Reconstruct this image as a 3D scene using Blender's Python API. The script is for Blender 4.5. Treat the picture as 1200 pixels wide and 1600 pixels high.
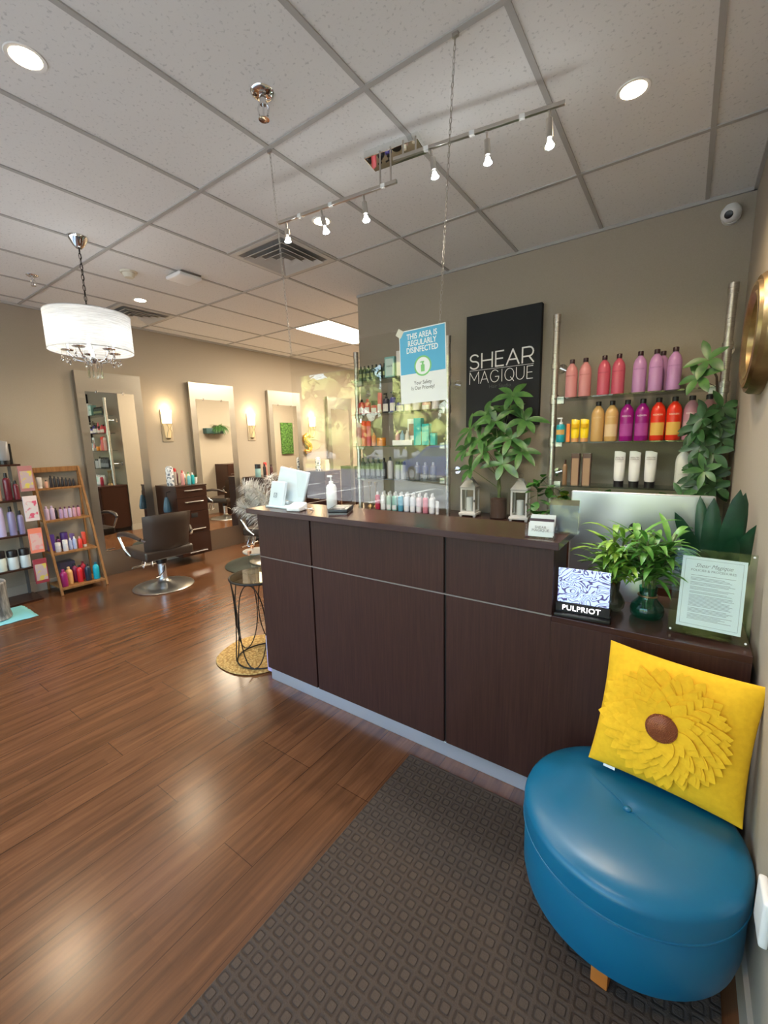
import bpy, bmesh, math, random
from mathutils import Vector, Matrix, noise
random.seed(7)
PI = math.pi
scene = bpy.context.scene
for o in list(bpy.data.objects):
    bpy.data.objects.remove(o)
C = scene.collection

# ------------------------------------------------------------------ camera
H = 3.012          # ceiling height
cam_d = bpy.data.cameras.new('camera'); cam = bpy.data.objects.new('camera', cam_d); C.objects.link(cam)
cam_d.sensor_fit = 'HORIZONTAL'; cam_d.sensor_width = 36; cam_d.lens = 663.5 / 1200 * 36
cam_d.clip_start = 0.02; cam_d.clip_end = 300
_F = Vector((-0.57036835, 0.80499795, -0.16327354)); _R = Vector((0.81799164, 0.57473495, -0.02386233)); _U = Vector((-0.07462988, 0.1471667, 0.98629222))
m = Matrix.Identity(4)
for i in range(3):
    m[i][0] = _R[i]; m[i][1] = _U[i]; m[i][2] = -_F[i]
m.translation = (0, 0, 1.531)
cam.matrix_world = m
scene.camera = cam

# ------------------------------------------------------------------ world, sun, exposure
vs = scene.view_settings
vs.view_transform = 'Standard'; vs.look = 'None'; vs.gamma = 1; vs.use_curve_mapping = False
vs.exposure = 0.7
w = bpy.data.worlds.new('sky'); scene.world = w; w.use_nodes = True
nt = w.node_tree; bg = nt.nodes['Background']
sky = nt.nodes.new('ShaderNodeTexSky'); sky.sky_type = 'NISHITA'; sky.sun_disc = False
sky.sun_elevation = math.radians(48); sky.sun_rotation = math.radians(20); sky.air_density = 1.2; sky.dust_density = 2.5
nt.links.new(sky.outputs[0], bg.inputs[0]); bg.inputs[1].default_value = 1.15
def lamp(kind, name, loc, energy, color=(1, 1, 1), rot=(0, 0, 0), parent=None, **kw):
    d = bpy.data.lights.new(name, kind); d.energy = energy; d.color = color
    for k, v in kw.items(): setattr(d, k, v)
    o = bpy.data.objects.new(name, d); C.objects.link(o); o.location = loc; o.rotation_euler = rot
    if parent: o.parent = parent
    return o
SUN = lamp('SUN', 'sun', (0, 0, 20), 34.0, (1, .95, .86), (math.radians(-42), 0, math.radians(-20)), angle=.01)
WARM = (1, .78, .52); NEUT = (1, .90, .78); COOL = (.93, .97, 1)
for wx0, wx1 in ((-5.6, -4.67), (-4.57, -3.1), (-3.0, -1.55), (-1.45, .2)):   # sky portals in the shop window
    p = lamp('AREA', 'daylight_portal', ((wx0 + wx1) / 2, -1.0, 1.39), 1, rot=(PI / 2, 0, 0), shape='RECTANGLE', size=wx1 - wx0, size_y=2.28)
    p.rotation_euler = (PI / 2, 0, 0)
    p.data.cycles.is_portal = True

# ------------------------------------------------------------------ materials
MC = {}
def P(name, col=(.5, .5, .5), rough=.5, metal=0, **kw):
    if name in MC: return MC[name]
    mt = bpy.data.materials.new(name); mt.use_nodes = True; MC[name] = mt
    b = mt.node_tree.nodes['Principled BSDF']
    b.inputs['Base Color'].default_value = (*col, 1); b.inputs['Roughness'].default_value = rough; b.inputs['Metallic'].default_value = metal
    for k, v in kw.items():
        inp = b.inputs[k.replace('_', ' ')]
        inp.default_value = v
    return mt
def emi(name, col, s):
    return P(name, (0, 0, 0), .6, 0, Emission_Color=(*col, 1), Emission_Strength=s)
def nodes(mt): return mt.node_tree.nodes, mt.node_tree.links, mt.node_tree.nodes['Principled BSDF']
def mapped(mt, scale=(1, 1, 1), rot=(0, 0, 0), loc=(0, 0, 0), src='Object'):
    n, l, b = nodes(mt)
    tc = n.new('ShaderNodeTexCoord'); mp = n.new('ShaderNodeMapping')
    mp.inputs['Scale'].default_value = scale; mp.inputs['Rotation'].default_value = rot; mp.inputs['Location'].default_value = loc
    l.new(tc.outputs[src], mp.inputs[0]); return mp.outputs[0]
def noise_ramp(mt, vec, c0, c1, scale=5, detail=4, p0=.35, p1=.65, rough=.5, dist=0):
    n, l, b = nodes(mt)
    t = n.new('ShaderNodeTexNoise'); t.inputs['Scale'].default_value = scale; t.inputs['Detail'].default_value = detail
    t.inputs['Roughness'].default_value = rough; t.inputs['Distortion'].default_value = dist
    l.new(vec, t.inputs['Vector'])
    r = n.new('ShaderNodeValToRGB'); r.color_ramp.elements[0].position = p0; r.color_ramp.elements[1].position = p1
    r.color_ramp.elements[0].color = (*c0, 1); r.color_ramp.elements[1].color = (*c1, 1)
    l.new(t.outputs['Fac'], r.inputs[0]); return r, t
def bump(mt, sock, strength=.2, dist=.01):
    n, l, b = nodes(mt)
    bp = n.new('ShaderNodeBump'); bp.inputs['Strength'].default_value = strength; bp.inputs['Distance'].default_value = dist
    l.new(sock, bp.inputs['Height']); l.new(bp.outputs[0], b.inputs['Normal']); return bp

def wood(name, c0, c1, rough=.35, scale=(30, 30, 1.5), grain=6):
    mt = P(name, c0, rough, Specular_IOR_Level=.32); n, l, b = nodes(mt)
    v = mapped(mt, scale); r, t = noise_ramp(mt, v, c0, c1, grain / 3, 6, .3, .7, .65, .3)
    l.new(r.outputs[0], b.inputs['Base Color']); bump(mt, t.outputs[0], .06, .002); return mt
espresso = wood('espresso_laminate', (.031, .0105, .0085), (.056, .022, .0165), .44, (60, 60, 2.0))
espresso_top = wood('espresso_top', (.036, .0145, .0115), (.062, .029, .023), .2, (2.0, 60, 60))
cab_wood = wood('cabinet_laminate', (.028, .011, .007), (.05, .02, .012), .3, (2, 50, 50))
acacia = wood('acacia_wood', (.17, .075, .025), (.34, .17, .06), .5, (20, 20, 2))

wallp = P('wall_paint', (.36, .308, .242), .75); n, l, b = nodes(wallp)
v = mapped(wallp, (1, 1, 1)); r, t = noise_ramp(wallp, v, (.35, .3, .235), (.375, .32, .252), 180, 3); l.new(r.outputs[0], b.inputs['Base Color']); bump(wallp, t.outputs[0], .08, .002)
base_p = P('baseboard_paint', (.42, .37, .30), .5)

tile_m = P('ceiling_tile', (.74, .725, .70), .9); n, l, b = nodes(tile_m)
v = mapped(tile_m, (1, 1, 1)); r, t = noise_ramp(tile_m, v, (.58, .57, .55), (.75, .735, .71), 70, 2, .28, .40); l.new(r.outputs[0], b.inputs['Base Color']); bump(tile_m, r.outputs[0], .35, .004)
grid_m = P('ceiling_grid_paint', (.42, .405, .38), .6)

# laminate floor: planks run along Y, 0.17 wide
flo = P('floor_planks', (.2, .08, .03), .22, 0, Specular_IOR_Level=.5); n, l, b = nodes(flo)
tc = n.new('ShaderNodeTexCoord'); sx = n.new('ShaderNodeSeparateXYZ'); cx = n.new('ShaderNodeCombineXYZ')
l.new(tc.outputs['Object'], sx.inputs[0]); l.new(sx.outputs[1], cx.inputs[0])
ad = n.new('ShaderNodeMath'); ad.operation = 'ADD'; ad.inputs[1].default_value = 20.0 + 1.42 - 117 * .17 + 17 * .17
l.new(sx.outputs[0], ad.inputs[0]); l.new(ad.outputs[0], cx.inputs[1])
br = n.new('ShaderNodeTexBrick'); br.offset = .37; br.offset_frequency = 3
br.inputs['Scale'].default_value = 1; br.inputs['Brick Width'].default_value = 1.25; br.inputs['Row Height'].default_value = .17
br.inputs['Mortar Size'].default_value = .0016; br.inputs['Mortar Smooth'].default_value = .2; br.inputs['Bias'].default_value = 0
br.inputs['Color1'].default_value = (.82, .82, .82, 1); br.inputs['Color2'].default_value = (1, 1, 1, 1); br.inputs['Mortar'].default_value = (.35, .3, .28, 1)
l.new(cx.outputs[0], br.inputs['Vector'])
br2 = n.new('ShaderNodeTexBrick'); br2.offset = .43; br2.offset_frequency = 2
br2.inputs['Scale'].default_value = 1; br2.inputs['Brick Width'].default_value = .46; br2.inputs['Row Height'].default_value = .0567
br2.inputs['Mortar Size'].default_value = 0; br2.inputs['Color1'].default_value = (.86, .86, .86, 1); br2.inputs['Color2'].default_value = (1.06, 1.06, 1.06, 1)
l.new(cx.outputs[0], br2.inputs['Vector'])
v = mapped(flo, (14, .9, 1)); r, t = noise_ramp(flo, v, (.088, .034, .0135), (.192, .081, .033), 2.2, 7, .3, .72, .62, .6)
mx = n.new('ShaderNodeMix'); mx.data_type = 'RGBA'; mx.blend_type = 'MULTIPLY'; mx.inputs[0].default_value = 1
l.new(r.outputs[0], mx.inputs[6]); l.new(br.outputs[0], mx.inputs[7])
mx2 = n.new('ShaderNodeMix'); mx2.data_type = 'RGBA'; mx2.blend_type = 'MULTIPLY'; mx2.inputs[0].default_value = 1
l.new(mx.outputs[2], mx2.inputs[6]); l.new(br2.outputs[0], mx2.inputs[7]); l.new(mx2.outputs[2], b.inputs['Base Color'])
v2 = mapped(flo, (1, 1, 1)); r2, t2 = noise_ramp(flo, v2, (.2, .2, .2), (.29, .29, .29), 1.6, 2, .2, .8, .4); b.inputs['Roughness'].default_value = .235
bump(flo, t.outputs[0], .05, .002)

# entrance mat: waffle squares in rows
mat_m = P('mat_fibre', (.09, .063, .045), .95); n, l, b = nodes(mat_m)
tc = n.new('ShaderNodeTexCoord'); sx = n.new('ShaderNodeSeparateXYZ'); l.new(tc.outputs['Object'], sx.inputs[0])
def math_n(op, a, bb=None, c=None):
    q = n.new('ShaderNodeMath'); q.operation = op
    for i, val in enumerate((a, bb, c)):
        if val is None: continue
        if isinstance(val, (int, float)): q.inputs[i].default_value = val
        else: l.new(val, q.inputs[i])
    return q.outputs[0]
fx = math_n('PINGPONG', math_n('ADD', sx.outputs[0], 50.0), .0215); fy = math_n('PINGPONG', math_n('ADD', sx.outputs[1], 50.0), .0215)
mxm = math_n('POWER', math_n('ADD', math_n('POWER', fx, 5.0), math_n('POWER', fy, 5.0)), .2)   # rounded square distance
s1 = math_n('SMOOTH_MIN', math_n('DIVIDE', mxm, .0215), 1.0, .1)
rg = n.new('ShaderNodeValToRGB'); e = rg.color_ramp.elements; e[0].position = .5; e[0].color = (1, 1, 1, 1); e[1].position = .6; e[1].color = (0, 0, 0, 1)
q = e.new(.72); q.color = (.15, .15, .15, 1); q = e.new(.86); q.color = (.62, .62, .62, 1); q = e.new(1.0); q.color = (.7, .7, .7, 1)
l.new(s1, rg.inputs[0])
nz = n.new('ShaderNodeTexNoise'); nz.inputs['Scale'].default_value = 260; nz.inputs['Detail'].default_value = 3; l.new(tc.outputs['Object'], nz.inputs['Vector'])
hh = math_n('ADD', rg.outputs[0], math_n('MULTIPLY', nz.outputs[0], .5)); bump(mat_m, hh, .8, .006)
cr = n.new('ShaderNodeValToRGB'); cr.color_ramp.elements[0].color = (.034, .023, .016, 1); cr.color_ramp.elements[1].color = (.078, .054, .037, 1)
cr.color_ramp.elements[1].position = 1.5 / 1.5
l.new(math_n('MULTIPLY', hh, .66), cr.inputs[0]); l.new(cr.outputs[0], b.inputs['Base Color'])

chrome = P('chrome', (.8, .8, .8), .08, 1)
steel = P('brushed_steel', (.62, .60, .56), .3, 1); n, l, b = nodes(steel)
v = mapped(steel, (3, 3, 250)); r, t = noise_ramp(steel, v, (.26,) * 3, (.42,) * 3, 3, 3); l.new(r.outputs[0], b.inputs['Roughness'])
steel_panel = P('brushed_panel', (.42, .40, .36), .38, 1); n, l, b = nodes(steel_panel)
v = mapped(steel_panel, (3, 2, 120)); r, t = noise_ramp(steel_panel, v, (.3,) * 3, (.46,) * 3, 3, 3); l.new(r.outputs[0], b.inputs['Roughness'])
alu = P('aluminium_kick', (.62, .65, .72), .35, .7)
mirror_m = P('mirror_glass', (.86, .87, .85), .015, 1)
white_pl = P('white_plastic', (.8, .8, .79), .35)
black_pl = P('black_plastic', (.012, .012, .013), .35)
dark_metal = P('black_wire', (.02, .018, .016), .45, .6)
paper = P('white_paper', (.82, .83, .84), .7)
candle = P('candle_wax', (.75, .73, .7), .6)
leather_b = P('brown_leather', (.045, .030, .022), .4)
gold = P('antique_gold', (.55, .36, .14), .35, .9); n, l, b = nodes(gold)
v = mapped(gold, (6, 6, 6)); r, t = noise_ramp(gold, v, (.26, .17, .08), (.50, .36, .17), 2, 4, .3, .7); l.new(r.outputs[0], b.inputs['Base Color'])
def thin_glass(name, tint=(1, 1, 1), ior=1.5, rough=0.0, boost=1.0):
    mt = bpy.data.materials.new(name); mt.use_nodes = True; MC[name] = mt
    nt = mt.node_tree; nt.nodes.clear()
    o = nt.nodes.new('ShaderNodeOutputMaterial'); mx = nt.nodes.new('ShaderNodeMixShader'); tr = nt.nodes.new('ShaderNodeBsdfTransparent'); gl = nt.nodes.new('ShaderNodeBsdfGlossy')
    f0 = ((ior - 1) / (ior + 1)) ** 2
    ge = nt.nodes.new('ShaderNodeNewGeometry'); dt = nt.nodes.new('ShaderNodeVectorMath'); dt.operation = 'DOT_PRODUCT'
    nt.links.new(ge.outputs['Incoming'], dt.inputs[0]); nt.links.new(ge.outputs['Normal'], dt.inputs[1])
    def mn(op, x, y):
        q = nt.nodes.new('ShaderNodeMath'); q.operation = op
        for i, v in enumerate((x, y)):
            if isinstance(v, (int, float)): q.inputs[i].default_value = v
            elif v is not None: nt.links.new(v, q.inputs[i])
        return q.outputs[0]
    sch = mn('ADD', mn('MULTIPLY', mn('POWER', mn('SUBTRACT', 1.0, mn('ABSOLUTE', dt.outputs['Value'], None)), 5.0), 1 - f0), f0)
    tr.inputs[0].default_value = (*tint, 1); gl.inputs['Roughness'].default_value = rough
    nt.links.new(sch, mx.inputs[0])
    nt.links.new(tr.outputs[0], mx.inputs[1]); nt.links.new(gl.outputs[0], mx.inputs[2]); nt.links.new(mx.outputs[0], o.inputs[0]); return mt
acrylic = thin_glass('clear_acrylic', (.985, .99, .985), 1.58)
window_g = thin_glass('window_glass', (.93, .95, .94), 1.3)
shelf_g = thin_glass('shelf_glass', (.7, .78, .74), 1.5)
green_acr = thin_glass('green_edge_acrylic', (.935, .975, .955), 1.15, .05)
teal_glass = thin_glass('teal_glass', (.45, .80, .72), 1.6)
smoke_glass = thin_glass('smoky_glass', (.6, .64, .58), 1.6)
crystal = P('crystal_glass', (1, 1, 1), .02, 0, Transmission_Weight=1.0, IOR=1.6)
clear_g = thin_glass('clear_glass', (.96, .98, .97), 1.3)
def leafm(name, c0, c1, rough=.4):
    mt = P(name, c0, rough, Specular_IOR_Level=.5); n, l, b = nodes(mt)
    v = mapped(mt, (1, 1, 1)); r, t = noise_ramp(mt, v, c0, c1, 14, 3, .35, .65); l.new(r.outputs[0], b.inputs['Base Color']); return mt
leaf_mid = leafm('leaf_mid_green', (.028, .10, .022), (.075, .19, .04))
leaf_dark = leafm('leaf_dark_green', (.01, .042, .012), (.026, .095, .022))
leaf_snake = leafm('leaf_snake', (.008, .045, .022), (.02, .085, .04), .3)
leaf_bright = leafm('leaf_bright_green', (.10, .28, .03), (.32, .50, .07))
leaf_tree = leafm('leaf_tree', (.17, .21, .05), (.36, .38, .12), .7)
leaf_tree2 = leafm('leaf_tree_dark', (.09, .125, .035), (.22, .26, .08), .7)
stem_m = P('stem_green', (.14, .17, .06), .6); bark = P('bark', (.10, .065, .04), .85); pebbles = P('brown_pebbles', (.09, .045, .03), .7)

# ------------------------------------------------------------------ mesh helpers
def box(bm, x0, x1, y0, y1, z0, z1, M=None):
    vs_ = [bm.verts.new((x, y, z)) for x in (x0, x1) for y in (y0, y1) for z in (z0, z1)]
    for f in ((0, 1, 3, 2), (4, 6, 7, 5), (0, 4, 5, 1), (2, 3, 7, 6), (0, 2, 6, 4), (1, 5, 7, 3)):
        bm.faces.new([vs_[i] for i in f])
    if M is not None:
        for q in vs_: q.co = M @ q.co
    return vs_
def frame_from(d):
    d = Vector(d).normalized(); a = Vector((0, 0, 1)) if abs(d.z) < .9 else Vector((1, 0, 0))
    u = d.cross(a).normalized(); return u, d.cross(u).normalized()
def tube(bm, pts, r, seg=8, cap=True, closed=False):
    pts = [Vector(p) for p in pts]; N = len(pts); rings = []
    rr = r if isinstance(r, (list, tuple)) else [r] * N
    u = None
    for i, p in enumerate(pts):
        d = (pts[(i + 1) % N] - pts[i - 1]) if closed else (pts[min(i + 1, N - 1)] - pts[max(i - 1, 0)])
        if d.length < 1e-9: d = Vector((0, 0, 1))
        d.normalize()
        if u is None: u, vv = frame_from(d)
        else:
            u = (u - d * u.dot(d))
            if u.length < 1e-6: u, vv = frame_from(d)
            u.normalize(); vv = d.cross(u)
        rings.append([bm.verts.new(p + (u * math.cos(2 * PI * k / seg) + vv * math.sin(2 * PI * k / seg)) * rr[i]) for k in range(seg)])
    for i in range(N if closed else N - 1):
        a, b_ = rings[i], rings[(i + 1) % N]
        for k in range(seg): bm.faces.new((a[k], a[(k + 1) % seg], b_[(k + 1) % seg], b_[k]))
    if cap and not closed:
        bm.faces.new(rings[0][::-1]); bm.faces.new(rings[-1])
def lathe(bm, prof, c=(0, 0, 0), seg=24, sx=1, sy=1, a0=0, a1=2 * PI):
    full = abs(a1 - a0 - 2 * PI) < 1e-6; n_ = seg if full else seg + 1; rings = []
    for r, z in prof:
        if r < 1e-6: rings.append([bm.verts.new((c[0], c[1], c[2] + z))])
        else: rings.append([bm.verts.new((c[0] + r * sx * math.cos(a0 + (a1 - a0) * k / seg), c[1] + r * sy * math.sin(a0 + (a1 - a0) * k / seg), c[2] + z)) for k in range(n_)])
    for a, b_ in zip(rings, rings[1:]):
        for k in range(seg):
            k2 = (k + 1) % n_
            if len(a) == 1 and len(b_) == 1: continue
            if len(a) == 1: bm.faces.new((a[0], b_[k2], b_[k]))
            elif len(b_) == 1: bm.faces.new((a[k], a[k2], b_[0]))
            else: bm.faces.new((a[k], a[k2], b_[k2], b_[k]))
def rbox(bm, x0, x1, y0, y1, z0, z1, r=.01, seg=3, M=None):
    t = bmesh.new(); box(t, x0, x1, y0, y1, z0, z1); bmesh.ops.recalc_face_normals(t, faces=t.faces)
    bmesh.ops.bevel(t, geom=t.edges[:], offset=r, segments=seg, profile=.6, affect='EDGES')
    me = bpy.data.meshes.new('t'); t.to_mesh(me); t.free()
    if M is not None: me.transform(M)
    bm.from_mesh(me); bpy.data.meshes.remove(me)
def leaf(bm, base, d, L, W, droop=.3, fold=.25, up=None, n_=6, tipw=1.0):
    d = Vector(d).normalized(); base = Vector(base)
    up = Vector(up) if up is not None else Vector((0, 0, 1))
    side = d.cross(up)
    if side.length < 1e-3: side = Vector((1, 0, 0))
    side.normalize(); nn = side.cross(d).normalized(); rows = []; pos = base.copy(); dd = d.copy()
    for i in range(n_ + 1):
        t = i / n_; wv = W * .5 * math.sin(PI * min(1, t * .93 + .05)) ** (.9 * tipw) if i < n_ else 0.0
        nn = side.cross(dd).normalized()
        l_ = pos - side * wv + nn * wv * fold; r_ = pos + side * wv + nn * wv * fold
        rows.append((bm.verts.new(l_), bm.verts.new(pos), bm.verts.new(r_)) if i < n_ else (bm.verts.new(pos),) * 3)
        pos = pos + dd * (L / n_); dd = (dd + Vector((0, 0, -1)) * droop / n_).normalized()
    for i in range(n_):
        a, b_ = rows[i], rows[i + 1]
        if i < n_ - 1:
            bm.faces.new((a[0], a[1], b_[1], b_[0])); bm.faces.new((a[1], a[2], b_[2], b_[1]))
        else:
            bm.faces.new((a[0], a[1], b_[1])); bm.faces.new((a[1], a[2], b_[1]))
def obj(name, bm, mat, parent=None, smooth=True, bevel=0, loc=None, recalc=True, rot=None, ang=.7):
    if recalc: bmesh.ops.recalc_face_normals(bm, faces=bm.faces)
    me = bpy.data.meshes.new(name); bm.to_mesh(me); bm.free()
    for mm in (mat if isinstance(mat, (list, tuple)) else [mat]): me.materials.append(mm)
    if smooth:
        me.polygons.foreach_set('use_smooth', [True] * len(me.polygons))
        try: me.set_sharp_from_angle(angle=ang)
        except Exception: pass
    o = bpy.data.objects.new(name, me); C.objects.link(o)
    if bevel:
        bv = o.modifiers.new('bevel', 'BEVEL'); bv.width = bevel; bv.segments = 2; bv.limit_method = 'ANGLE'
    if parent: o.parent = parent
    if loc: o.location = loc
    if rot: o.rotation_euler = rot
    return o
def mk(fn, *a, **k):
    bm = bmesh.new(); fn(bm, *a, **k); return bm
def thing(name, label, cat, loc=(0, 0, 0), rz=0, group=None):
    o = bpy.data.objects.new(name, None); C.objects.link(o); o.empty_display_size = .05
    o.location = loc; o.rotation_euler = (0, 0, rz); o['label'] = label; o['category'] = cat
    if group: o['group'] = group
    return o
def tag(o, label, cat, group=None, kind=None):
    o['label'] = label; o['category'] = cat
    if group: o['group'] = group
    if kind: o['kind'] = kind
    return o
def struct(name, bm, mat, **k):
    o = obj(name, bm, mat, **k); o['kind'] = 'structure'; return o
def kids(o): return [c for c in C.objects if c.parent is o]
def copy_tree(o, loc=None, rz=None, label=None, group=None):
    c = o.copy(); C.objects.link(c)
    if loc is not None: c.location = loc
    if rz is not None: c.rotation_euler = (0, 0, rz)
    if label: c['label'] = label
    if group: c['group'] = group
    for ch in kids(o):
        q = ch.copy(); C.objects.link(q); q.parent = c
        for g in kids(ch):
            s = g.copy(); C.objects.link(s); s.parent = q
    return c
def text_bm(s, size, extrude=.0004, align='CENTER', sx=1.0, curve_r=None, spacing=1.0, shear=0.0, off=0.0, lines=1.0):
    cu = bpy.data.curves.new('txt', 'FONT'); cu.body = s; cu.size = size; cu.extrude = extrude; cu.align_x = align; cu.align_y = 'CENTER'
    cu.space_character = spacing; cu.shear = shear; cu.offset = off; cu.space_line = lines; cu.resolution_u = 3
    o = bpy.data.objects.new('txt', cu); C.objects.link(o)
    me = bpy.data.meshes.new_from_object(o.evaluated_get(bpy.context.evaluated_depsgraph_get()))
    bpy.data.objects.remove(o); bpy.data.curves.remove(cu)
    bm = bmesh.new(); bm.from_mesh(me); bpy.data.meshes.remove(me)
    for v_ in bm.verts:
        x, y, z = v_.co.x * sx, v_.co.y, v_.co.z
        if curve_r: a = x / curve_r; R_ = curve_r + z + .0006; v_.co = (R_ * math.sin(a), -R_ * math.cos(a), y)
        else: v_.co = (x, -z, y)      # lies in XZ plane facing -Y
    return bm
def chain(bm, p0, p1, link=.022, r=.0016, w=.005):
    p0, p1 = Vector(p0), Vector(p1); L = (p1 - p0).length; d = (p1 - p0) / L; u, v_ = frame_from(d); k = max(1, int(L / (link * .78)))
    for i in range(k):
        c = p0 + d * (L * (i + .5) / k); s = u if i % 2 else v_
        pts = []
        for j in range(8):
            a = 2 * PI * j / 8; pts.append(c + d * (math.sin(a) * link * .5) + s * (math.cos(a) * w))
        tube(bm, pts, r, 4, closed=True)
# ------------------------------------------------------------------ structure
XL, XR, YB, YF, YE, XP, XS = -5.71, .24, 3.68, -1.0, 9.0, -2.876, -2.5
bm = mk(box, XL - .1, XR + .1, YF - .1, YE + .1, -.06, 0); struct('floor', bm, flo, smooth=False)
bm = mk(box, XL - .1, XR + .1, YF - .1, YE + .1, H, H + .08); struct('ceiling', bm, tile_m, smooth=False)
bm = bmesh.new()
for i in range(-2, 8):
    x = -1.2254 - i * .6096
    if XL < x < XR: box(bm, x - .012, x + .012, YF, (YB if x > XP else YE), H - .006, H)
for j in range(-2, 7):
    y = 1.662 + 1.2192 * j
    x1 = XR if y < YB else XS
    if y < YE: box(bm, XL, x1, y - .012, y + .012, H - .007, H)
# the 2x2 cells around the diffusers
box(bm, -3.054, -2.445, 2.2714 - .012, 2.2714 + .012, H - .0065, H); box(bm, -5.492, -4.883, 2.2714 - .012, 2.2714 + .012, H - .0065, H)
struct('trim_1', bm, grid_m, smooth=False)['label'] = 'grey painted ceiling grid'
bm = bmesh.new(); t_ = .018
for a in ((XL, XL + t_, YF, YE), (XP, XR, YB - t_, YB), (XR - t_, XR, YF, YB)): box(bm, *a, H - .022, H - .0002)
struct('trim_2', bm, grid_m, smooth=False)
struct('wall_left', mk(box, XL - .12, XL, YF - .1, YE + .1, 0, H), wallp, smooth=False)
struct('wall_back', mk(box, XP, XR, YB, YB + .33, 0, H), wallp, smooth=False)
struct('wall_side', mk(box, XS, XS + .12, YB + .33, YE, 0, H), wallp, smooth=False)
struct('wall_rear', mk(box, XL, XS + .12, YE, YE + .12, 0, H), wallp, smooth=False)
struct('wall_right', mk(box, XR, XR + .12, YF - .1, YB + .3, 0, H), wallp, smooth=False)
bm = mk(box, XL, XR, YF - .1, YF, 2.53, H); box(bm, XL, XR, YF - .1, YF, 0, .25); struct('wall_front', bm, wallp, smooth=False)
bh = .11
struct('baseboard_left', mk(box, XL, XL + .012, YF, YE, 0, bh), base_p, smooth=False)
struct('baseboard_back', mk(box, XP - .012, XR, YB - .012, YB, 0, bh), base_p, smooth=False)
struct('baseboard_side', mk(box, XP - .012, XP, YB, YB + .33, 0, bh), base_p, smooth=False)
struct('baseboard_right', mk(box, XR - .012, XR, YF, YB - .012, 0, bh), base_p, smooth=False)
fr_m = P('storefront_frame', (.12, .105, .09), .5, .3)
for k, (x0, x1) in enumerate(((-5.71, -4.62), (-4.62, -3.05), (-3.05, -1.5), (-1.5, .24))):
    t = bpy.data.objects.new('window_%d' % (k + 1), None); C.objects.link(t); t['kind'] = 'structure'; t.location = (x0, YF - .05, .25)
    w_ = x1 - x0; hh_ = 2.28; bm = mk(box, 0, .05, -.05, .05, 0, hh_); box(bm, w_ - .05, w_, -.05, .05, 0, hh_)
    box(bm, .05, w_ - .05, -.05, .05, 0, .06); box(bm, .05, w_ - .05, -.05, .05, hh_ - .06, hh_)
    obj('window_frame', bm, fr_m, t, False); obj('window_pane', mk(box, .05, w_ - .05, -.003, .003, .06, hh_ - .06), window_g, t, False)

# ------------------------------------------------------------------ ceiling fittings
def emit_disc(name, r, z, mat, parent):
    return obj(name, mk(lathe, [(0, z), (r, z), (r, z + .002), (0, z + .002)], seg=28), mat, parent)
dl_e = emi('downlight_glow', (1, .80, .55), 22)
trim_w = P('white_trim', (.7, .69, .67), .4)
dls = [((-2.176, .775), 'round recessed downlight at the top left, on the nearest ceiling tile'), ((-.302, 2.375), 'round recessed downlight to the right of the track light'),
       ((-2.13, 2.36), 'round recessed downlight just behind the lamps of the lower track'), ((-4.66, 2.372), 'small round recessed downlight beside the far ceiling vent'),
       ((-4.15, .85), 'round recessed downlight left of the drum chandelier'), ((-.55, -.3), 'round recessed downlight near the shop window above the mat')]
for k, ((x, y), lab) in enumerate(dls):
    t = thing('recessed_downlight', lab, 'ceiling light', (x, y, H), 0, 'recessed downlights in the ceiling tiles')
    obj('trim_ring', mk(lathe, [(.05, -.002), (.066, -.004), (.068, -.001), (.068, 0)], seg=28), trim_w, t)
    emit_disc('lens', .051, -.003, dl_e, t)
    lamp('SPOT', 'downlight_lamp', (0, 0, -.03), 42, WARM, (0, 0, 0), t, spot_size=2.5, spot_blend=.8, shadow_soft_size=.06)
# sprinklers
def sprinkler(x, y, lab, s=1):
    t = thing('sprinkler_head', lab, 'sprinkler', (x, y, H), .5, 'ceiling sprinkler heads'); t.scale = (s, s, s)
    obj('escutcheon', mk(lathe, [(0, -.012), (.03, -.012), (.043, -.004), (.045, 0), (0, 0)], seg=28), chrome, t)
    bm = mk(lathe, [(0, -.04), (.011, -.04), (.013, -.012), (0, -.012)], seg=16); tube(bm, [(.011, 0, -.03), (.021, 0, -.05), (.016, 0, -.075), (.003, 0, -.085)], .0035, 6); tube(bm, [(-.011, 0, -.03), (-.021, 0, -.05), (-.016, 0, -.075), (-.003, 0, -.085)], .0035, 6)
    tube(bm, [(0, 0, -.04), (0, 0, -.08)], .004, 8); obj('sprinkler_body', bm, chrome, t)
    bm = mk(lathe, [(0, -.09), (.02, -.088), (.02, -.085), (0, -.083)], seg=18); obj('deflector', bm, chrome, t)
sprinkler(-1.592, 1.424, 'chrome sprinkler head on the big ceiling tile near the top centre', 1.15); sprinkler(-4.70, 1.496, 'small far chrome sprinkler head above and left of the drum chandelier')
t = thing('smoke_detector', 'cream round smoke detector on the ceiling beside the chandelier', 'smoke detector', (-4.0, 1.964, H))
cream = P('cream_plastic', (.62, .58, .46), .5)
obj('base', mk(lathe, [(0, -.014), (.062, -.014), (.068, 0), (0, 0)], seg=28), cream, t); obj('sensor_cap', mk(lathe, [(0, -.05), (.035, -.048), (.045, -.03), (.05, -.014), (0, -.014)], seg=24), cream, t)
t = thing('wireless_access_point', 'white rounded square access point on the ceiling', 'access point', (-3.70, 2.30, H))
obj('mounting_plate', mk(box, -.1, .1, -.09, .09, -.012, 0), P('grey_bracket', (.2, .18, .16), .5), t, bevel=.004)
obj('cover', mk(rbox, -.12, .10, -.12, .10, -.045, -.012, .02, 4), white_pl, t)
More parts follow.
